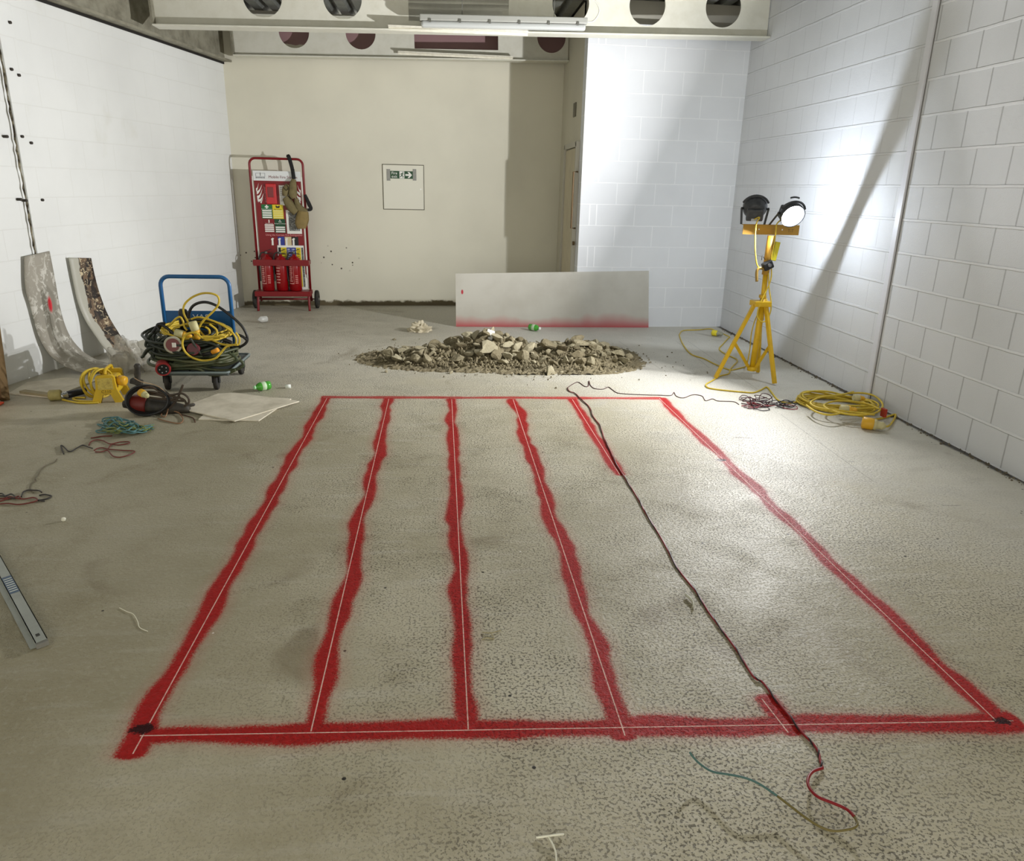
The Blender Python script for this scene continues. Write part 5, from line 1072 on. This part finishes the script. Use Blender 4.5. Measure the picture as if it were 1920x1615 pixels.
for i in range(7):
    cx_o = -0.10+0.012*i; pts = []
    for k in range(18):
        a_ = 6.2832*k/18; pts.append(cF+xdir*(cx_o*0.9-0.02+(0.085+0.004*i)*math.cos(a_)*0.55+0.02*math.sin(a_+i))+yd*(0.09+0.02*math.sin(i*2.0)+0.11*math.cos(a_+0.6)*0.9)+Vector((0, 0, 0.125+0.118*math.sin(a_))))
    m = MB(); m.tube(spline([Vector((p.x, p.y, max(0.008, p.z))) for p in pts], 3, True), 0.0075, 8, True); m.build('cable_turn', m_cab_y, tf)
m = MB(); m.tube(spline([FL(105, 744, 0.02), FL(120, 750, 0.008), FL(145, 755, 0.008), FL(165, 756, 0.008), FL(185, 755, 0.008)], 6), 0.0075, 8); m.build('lead', m_cab_y, tf)
m = MB(); m.tube(spline([FL(178, 753, 0.008), FL(150, 752, 0.008), FL(137, 748, 0.010), FL(145, 746, 0.008), FL(160, 746, 0.010)], 6), 0.0075, 8); m.build('lead', m_cab_y, tf)
p_a = FL(104, 741, 0.040); m = MB(); m.lathe([(-0.045, 0.028), (-0.035, 0.040), (0.03, 0.040), (0.04, 0.032)], p_a, (1, 0.25, 0), 18); m.build('plug', M('plug_sand', (168, 156, 96), 0.5, var=0.3, scale=30), tf)
pt0, pt1 = FL(112, 744, 0.030), FL(155, 734, 0.032)
tt = thing('torch', 'black tube torch with chrome rings lying between the yellow plug and the transformer', 'torch', tuple(pt0))
m = MB(); m.lathe([(0.05, 0.027), (0.09, 0.026), ((pt1-pt0).length+0.02, 0.025)], pt0, pt1-pt0, 18); m.build('barrel', M('torch_black', (30, 30, 34), 0.35), tt)
m = MB(); m.lathe([(0, 0.024), (0.008, 0.029), (0.016, 0.022), (0.024, 0.029), (0.034, 0.022), (0.042, 0.029), (0.052, 0.027)], pt0, pt1-pt0, 18); m.build('chrome_rings', M('chrome', (190, 192, 190), 0.2, 0.9), tt)

# ------------------------------------------------------------------ hammer drill lying with its coiled lead
m_tool = M('tool_dark', (44, 41, 36), 0.6, var=0.5, scale=16, dirt=(86, 78, 62)); m_toolr = M('tool_red', (112, 34, 24), 0.5, var=0.35, scale=14, dirt=(66, 30, 24))
YD = 5.20
def D_(u, v, y=YD): return PY(u, v, y)
hd_ = thing('hammer_drill', 'dusty dark and red hammer drill with an upright side handle on the floor', 'drill', (-2.0, YD, 0))
a0_, a1_ = D_(263, 757), D_(335, 764)
ax = (a1_-a0_).normalized()
m = MB(); m.lathe([(-0.02, 0.052), (0.0, 0.066), (0.05, 0.070), (0.085, 0.066), (0.09, 0.06)], D_(252, 757), ax, 20); m.build('motor_housing', m_toolr, hd_)
m = MB(); m.lathe([(0, 0.058), (0.06, 0.062), (0.12, 0.055), (0.19, 0.046), (0.24, 0.036), (0.27, 0.030), (0.30, 0.022)], D_(272, 760), ax, 18); m.build('gear_case', m_tool, hd_)
m = MB(); m.lathe([(0, 0.026), (0.03, 0.032), (0.04, 0.024), (0.05, 0.018), (0.09, 0.018)], D_(232, 758), Vector((1, 0, 0)), 16); m.build('knob', m_tool, hd_)
m = MB(); m.lathe([(0, 0.017), (0.02, 0.021), (0.05, 0.018), (0.08, 0.022), (0.12, 0.019), (0.135, 0.024), (0.15, 0.014)], D_(258, 722), D_(257.5, 690)-D_(258, 722), 14); m.build('side_handle', m_tool, hd_)
m = MB(); m.box(D_(256, 716), (0.075, 0.05, 0.035), Matrix.Rotation(0.25, 3, 'Y')); m.build('handle_clamp', m_tool, hd_, bevel=0.006)
m = MB(); m.lathe([(0, 0.012), (0.10, 0.012), (0.11, 0.006)], a1_, Vector((1, 0.6, 0.05)), 12); m.build('chisel', m_tool, hd_)
for i in range(4):
    pts = []
    for k in range(20):
        a_ = 6.2832*k/20; pts.append(D_(271, 751, YD-0.07+0.012*i)+Vector((0.125*math.cos(a_)+0.008*i+0.03*max(0, math.cos(a_)), 0.03*math.sin(a_), (0.098-0.005*i)*math.sin(a_))))
    m = MB(); m.tube(spline([Vector((p.x, p.y, max(0.009, p.z))) for p in pts], 3, True), 0.0075, 8, True); m.build('lead_turn', m_cab_k, hd_)
m_dust = M('lead_dusty', (70, 58, 46), 0.6, var=0.5, scale=12, dirt=(34, 30, 26))
for (p_) in (((272, 735), (290, 736), (310, 742), (330, 745), (345, 750), (350, 760)), ((275, 745), (300, 748), (320, 749), (338, 745)), ((268, 728), (285, 726), (300, 735), (320, 741), (340, 738), (352, 745), (354, 755), (345, 762)), ((270, 738), (300, 742), (316, 750), (345, 752)), ((318, 765), (330, 752), (338, 735), (343, 722))):
    m = MB(); m.tube(spline([D_(u, v, YD-0.05) for u, v in p_], 6), 0.008, 8); m.build('lead_loop', m_dust, hd_)
q = D_(262, 735, YD-0.09); plug((m_plug_y, m_pl_pale), q, Vector((0.8, -0.5, -0.25)), 0.026, 0.085, hd_)
m_twine = M('pale_twine', (168, 142, 110), 0.7)
cable('twine', [(252, 709), (265, 716), (290, 722), (305, 731), (318, 745), (324, 752)], 0.003, m_twine, 'thin pale twine running from the drill handle over its lead', 'twine', [0.26, 0.24, 0.21, 0.18, 0.12, 0.09])
cable('bare_wire', [(285, 737), (300, 740), (312, 748), (315, 760), (314, 772), (309, 782), (302, 778), (312, 771), (328, 772), (337, 776), (343, 787), (336, 794), (312, 790), (296, 785)], 0.004, M('wire_tan', (142, 106, 76), 0.6), 'tan wire drooping off the drill into a loop on the floor', 'wire', [0.12, 0.12, 0.10, 0.06, 0.03, 0.006, 0.006, 0.01, 0.02, 0.01, 0.006, 0.005, 0.005, 0.005])
cable('brown_wire', [(338, 777), (350, 780), (362, 784), (366, 792)], 0.0035, M('wire_brown', (84, 52, 38), 0.6), 'short brown wire end beside the corner of the white boards', 'wire')

# ------------------------------------------------------------------ boards lying on the floor
m_board = M('board_white', (222, 214, 194), 0.7, var=0.6, scale=5, dirt=(160, 150, 124))
m_bedge = M('board_edge', (220, 214, 196), 0.7)
def lying(pix, z, th, label):
    P = [FL(u, v, z) for u, v in pix]; m = MB(); m.slab(P, th); o = m.build('board', m_board, loc=tuple(sum(P, Vector())/len(P))); return tag(o, label, 'board')
lying([(372, 786), (425, 741), (546, 747.5), (485, 788.5)], 0.009, 0.008, 'lower of the two pale boards lying on the floor, corner showing')
lying([(334, 765), (409, 738), (441, 736.5), (561, 752), (440, 789)], 0.019, 0.008, 'upper of the two pale boards lying on the floor in front of the trolley')
lying([(17, 737), (52, 716), (125, 708), (180, 712), (98, 745)], 0.012, 0.010, 'thin dusty board lying on the floor below the left wall')
m = MB(); m.bar(FL(42, 734, 0.022), FL(108, 743, 0.022), 0.05, 0.018); tag(m.build('batten', M('batten_pale', (170, 158, 124), 0.7, var=0.3, scale=10), loc=tuple(FL(60, 736))), 'pale wooden batten lying on the thin board below the left wall', 'batten')
# timber and orange foot at the left edge
m = MB(); m.bar(FL(6, 750, 0.01), PL(-14, 600, 0.05), 0.085, 0.045, LN); tag(m.build('timber_post', M('timber_brown', (112, 88, 52), 0.75, var=0.5, scale=8, dirt=(78, 60, 36)), loc=tuple(FL(-4, 751)), bevel=0.003), 'brown timber leaning on the left wall at the edge of the photo', 'timber')
cn = FL(-34, 766); oc = thing('traffic_cone', 'orange cone foot just showing at the left edge beside the timber', 'cone', tuple(cn))
m = MB(); m.lathe([(0.012, 0.10), (0.02, 0.095), (0.30, 0.03), (0.32, 0.025)], cn, (0, 0, 1), 24); m.build('cone_body', M('cone_orange', (206, 72, 34), 0.5), oc)
m = MB(); m.box(cn+Vector((-0.02, 0, 0.009)), (0.22, 0.24, 0.018)); m.build('cone_base', M('cone_orange', (206, 72, 34), 0.5), oc, bevel=0.01)

# ------------------------------------------------------------------ curved boards leaning against the left wall
def curved(Lp, Rp, mat, edge_mat, name, label, sL, sR, extra=None):
    nL = LDIR
    PLs = [PN(u, v, LP+LDIR*sL, nL) for u, v in Lp]; PRs = [PN(u, v, LP+LDIR*sR, nL) for u, v in Rp]
    def fix(p, uv):
        if (p-LP).dot(LN) < 0.03: p = PL(uv[0], uv[1], 0.03)
        if p.z < 0.008: p = FL(uv[0], uv[1], 0.008)
        return p
    A = spline([fix(p, q) for p, q in zip(PLs, Lp)], 8); B = spline([fix(p, q) for p, q in zip(PRs, Rp)], 8)
    def res(P, n):
        d = [0]
        for i in range(1, len(P)): d.append(d[-1]+(P[i]-P[i-1]).length)
        o = []
        for k in range(n):
            t_ = d[-1]*k/(n-1); o.append(Vector((np.interp(t_, d, [p.x for p in P]), np.interp(t_, d, [p.y for p in P]), np.interp(t_, d, [p.z for p in P]))))
        return o
    n = 40; A = res(A, n); B = res(B, n)
    m = MB(); m.grid(lambda i, j: A[round(j*(n-1))].lerp(B[round(j*(n-1))], i), 6, n)
    o = m.build(name, mat, loc=tuple(A[0]), solid=0.010)
    return tag(o, label, 'board'), A, B
t = NT('curved_board_dusty'); p = t.sep(t.pos); n1 = t.noise(t.pos, 14, 6, 0.65, 0.8); n2 = t.noise(t.pos, 3, 4)
cc = t.mix(t.ramp(n1, 0.50, 0.60), lin((150, 145, 132)), lin((208, 205, 194))); cc = t.mix(t.ramp(n2, 0.35, 0.6, 0, 0.6), cc, lin((160, 154, 140)))
# the red spray mark
sp_c = PN(86, 571, LP+LDIR*s_of(PL(70, 480)), LDIR)
dz_ = t.math('SUBTRACT', p[2], sp_c.z); dy_ = t.math('SUBTRACT', p[1], sp_c.y)
rr_ = t.math('SQRT', t.math('ADD', t.math('MULTIPLY', dz_, dz_), t.math('MULTIPLY', t.math('MULTIPLY', dy_, dy_), 7.0)))
cc = t.mix(t.ramp(rr_, 0.085, 0.035), cc, lin((204, 30, 44))); t.l(cc, t.b.inputs['Base Color']); t.b.inputs['Roughness'].default_value = 0.75
s1L, s1R = s_of(PL(47, 481)), s_of(PL(92, 471))
cb1, A1, B1 = curved([(46, 481), (48, 540), (57, 572), (72, 628), (92, 664), (117, 684), (145, 696), (172, 700)], [(92, 471), (102, 522), (113, 582), (128, 626), (150, 655), (176, 673), (205, 683), (235, 688)], t.m, None, 'curved_board', 'grey plaster-smeared board with a red spray mark, slumped against the left wall', s1L, s1R)
t = NT('curved_board_print'); p = t.sep(t.pos); v1 = t.n('ShaderNodeTexVoronoi', distance='CHEBYCHEV'); t.l(t.scale(t.pos, (1, 1, 1)), v1.inputs['Vector']); v1.inputs['Scale'].default_value = 17
n1 = t.noise(t.pos, 22, 4, 0.6, 1.5); cc = t.mix(t.ramp(t.sep(v1.outputs['Color'])[0], 0.2, 0.9), lin((40, 34, 32)), lin((112, 92, 72))); cc = t.mix(t.ramp(n1, 0.56, 0.64), cc, lin((206, 190, 156)))
tcn = t.n('ShaderNodeAttribute', attribute_name='across'); ac = t.math('ADD', tcn.outputs['Fac'], t.math('MULTIPLY', t.math('SUBTRACT', t.noise(t.pos, 7, 3), 0.5), 0.5))
cc = t.mix(t.ramp(ac, 0.36, 0.33), cc, lin((178, 176, 162))); t.l(cc, t.b.inputs['Base Color']); t.b.inputs['Roughness'].default_value = 0.45
s2L, s2R = s_of(PL(130, 483)), s_of(PL(170, 485))
cb2, A2, B2 = curved([(129, 483), (137, 525), (146, 566), (160, 600), (178, 628), (195, 652), (211, 669)], [(170, 484), (176, 513), (185, 547), (200, 587), (217, 617), (234, 642), (250, 660)], t.m, None, 'curved_board', 'narrow board printed in dark brown, curving down the left wall into the plastic bag', s2L, s2R)
at = cb2.data.attributes.new('across', 'FLOAT', 'POINT'); at.data.foreach_set('value', [(i % 6)/5 for i in range(len(cb2.data.vertices))])

# clear plastic bag slumped at the foot of the boards
t = NT('clear_bag'); b = t.b; b.inputs['Base Color'].default_value = lin((214, 210, 196)); b.inputs['Roughness'].default_value = 0.12; b.inputs['Specular IOR Level'].default_value = 0.7; b.inputs['Alpha'].default_value = 0.38
nb = t.bump(t.noise(t.pos, 16, 5, 0.6, 1.0), 0.9, 0.03); t.l(nb, b.inputs['Normal'])
q0_, q1_ = FL(196, 703), FL(262, 703); cB = (q0_+q1_)/2+Vector((0.01, 0.13, 0))
bag = thing('plastic_bag', 'crumpled clear plastic bag at the foot of the curved boards', 'bag', (cB.x, cB.y, 0))
mm = crumple((cB.x, cB.y, 0), 0.16, 0.13, 0.26, 9.1, 40, 18, 0.42); mm.build('bag_film', t.m, bag, subd=1)
mm = crumple((cB.x-0.02, cB.y+0.01, 0), 0.135, 0.10, 0.13, 5.5, 30, 14, 0.5); mm.build('bag_contents', M('bag_dust', (140, 130, 104), 0.8, var=0.6, scale=12, dirt=(96, 88, 68)), bag)
mm = crumple((cB.x+0.26, cB.y+0.10, 0), 0.20, 0.11, 0.10, 2.2, 40, 16, 0.55); mm.build('bag_skirt', t.m, bag, subd=1)

# ------------------------------------------------------------------ cable scraps on the floor, left side
m_tq = M('wire_blue_green', (84, 128, 130), 0.5, var=0.4, scale=20, dirt=(50, 82, 80)); m_gy = M('wire_green_yellow', (122, 132, 70), 0.5, var=0.5, scale=26, dirt=(70, 96, 50))
bw_ = thing('wire_bundle', 'loose bundle of thin blue-green and green-yellow wire lying on the floor', 'wire', tuple(FL(240, 800)))
rr = random.Random(17)
for i in range(26):
    u0_, v0_ = 190+rr.uniform(0, 25), 795+rr.uniform(-8, 18); pts = [(u0_, v0_)]
    for k in range(1, 6): pts.append((u0_+(285-u0_)*k/5*rr.uniform(0.8, 1.05), v0_+(803-v0_)*k/5+rr.uniform(-7, 7)))
    m = MB(); m.tube(spline([FL(u, v, 0.005+0.05*rr.random()*math.sin(math.pi*(j+0.6)/6.2)) for j, (u, v) in enumerate(pts)], 5), 0.0042, 6); m.build('wire', m_gy if i % 2 else m_tq, bw_)
tangle(196, 245, 792, 815, 9, 0.08, 0.0042, m_tq, 'wire_loops', bw_, rr, (0.04, 0.09))
kL = lambda L: [(x/6.0, 820+y/6.0) for x, y in L]
m_w1 = M('wire_red_brown', (108, 42, 32), 0.5); m_w2 = M('wire_grey_black', (46, 42, 38), 0.5)
w1 = thing('wire_loops', 'thin red and black wire in loose loops in front of the blue-green bundle', 'wire', tuple(FL(205, 845)))
for pix, mm_, zz in (([(1060, 150), (1100, 125), (1160, 120), (1220, 135), (1400, 150), (1500, 155), (1510, 170), (1440, 205), (1350, 225), (1270, 212), (1210, 150), (1140, 165), (1070, 165)], m_w1, 0.006), ([(1000, 90), (1020, 55), (1080, 30), (1160, 40), (1240, 75), (1350, 55), (1450, 52), (1440, 72), (1330, 88), (1255, 82), (1215, 135)], m_w1, 0.006), ([(1040, 125), (990, 110), (930, 90), (870, 120), (800, 160), (760, 150), (720, 110), (685, 92), (700, 150), (718, 190)], m_w2, 0.006), ([(1020, 10), (1060, 5), (1150, -10), (1260, -14)], m_w1, 0.005)):
    m = MB(); m.tube(spline([FL(u, v, zz) for u, v in kL(pix)], 6), 0.0036, 6); m.build('wire', mm_, w1)
w2 = thing('wire_loops', 'thin grey thread-like wire trailing over the floor between the two red wire loops', 'wire', tuple(FL(80, 880)))
m = MB(); m.tube(spline([FL(u, v, 0.003) for u, v in kL([(640, 245), (610, 280), (540, 310), (470, 355), (430, 420), (395, 470), (410, 490), (350, 525), (340, 570), (350, 600), (375, 625)])], 6), 0.0024, 6); m.build('wire', M('wire_grey', (110, 102, 82), 0.6), w2)
w3 = thing('wire_loops', 'thin red and black wire loops on the floor cut by the left edge', 'wire', tuple(FL(40, 930)))
for pix, mm_, zz in (([(-60, 740), (20, 715), (130, 685), (260, 695), (380, 680), (420, 710), (330, 740), (200, 757), (90, 745), (-30, 755)], m_w1, 0.006), ([(240, 670), (260, 620), (310, 597), (380, 597), (440, 602), (468, 620)], m_w2, 0.006), ([(440, 655), (500, 645), (560, 655), (576, 665), (540, 690), (470, 705), (420, 708), (500, 722)], m_w2, 0.005), ([(-60, 640), (20, 635), (60, 660), (120, 640), (155, 655), (170, 685), (100, 680), (30, 660), (-50, 670)], m_w2, 0.007), ([(-60, 690), (40, 690), (110, 670), (165, 680), (210, 665), (230, 690)], m_w1, 0.008)):
    m = MB(); m.tube(spline([FL(u, v, zz) for u, v in kL(pix)], 6), 0.0036, 6); m.build('wire', mm_, w3)

# crumbs swept against the foot of the right wall
rr = random.Random(31); m = MB()
for _ in range(420):
    y = rr.uniform(3.2, 8.6); x = XR-0.006-abs(rr.gauss(0, 0.03)); s = rr.uniform(0.003, 0.011); a_ = rr.random()*6.28; ca, sa = math.cos(a_), math.sin(a_)
    q = [Vector((ca, sa, -0.3)), Vector((-sa, ca, -0.4)), Vector((-ca, -sa, -0.2)), Vector((sa, -ca, -0.3)), Vector((0.2*ca, 0.1, 0.8))]
    m.add([Vector((x, y, s*0.4))+v*s*rr.uniform(0.7, 1.2) for v in q], [(0, 1, 4), (1, 2, 4), (2, 3, 4), (3, 0, 4), (3, 2, 1, 0)])
tag(m.build('mortar_crumbs', M('crumb_brown', (112, 102, 84), 0.9, var=0.8, scale=30, dirt=(52, 46, 36)), loc=(XR, 6.0, 0)), 'crumbs of mortar and dirt along the foot of the right wall', 'debris', kind='stuff')
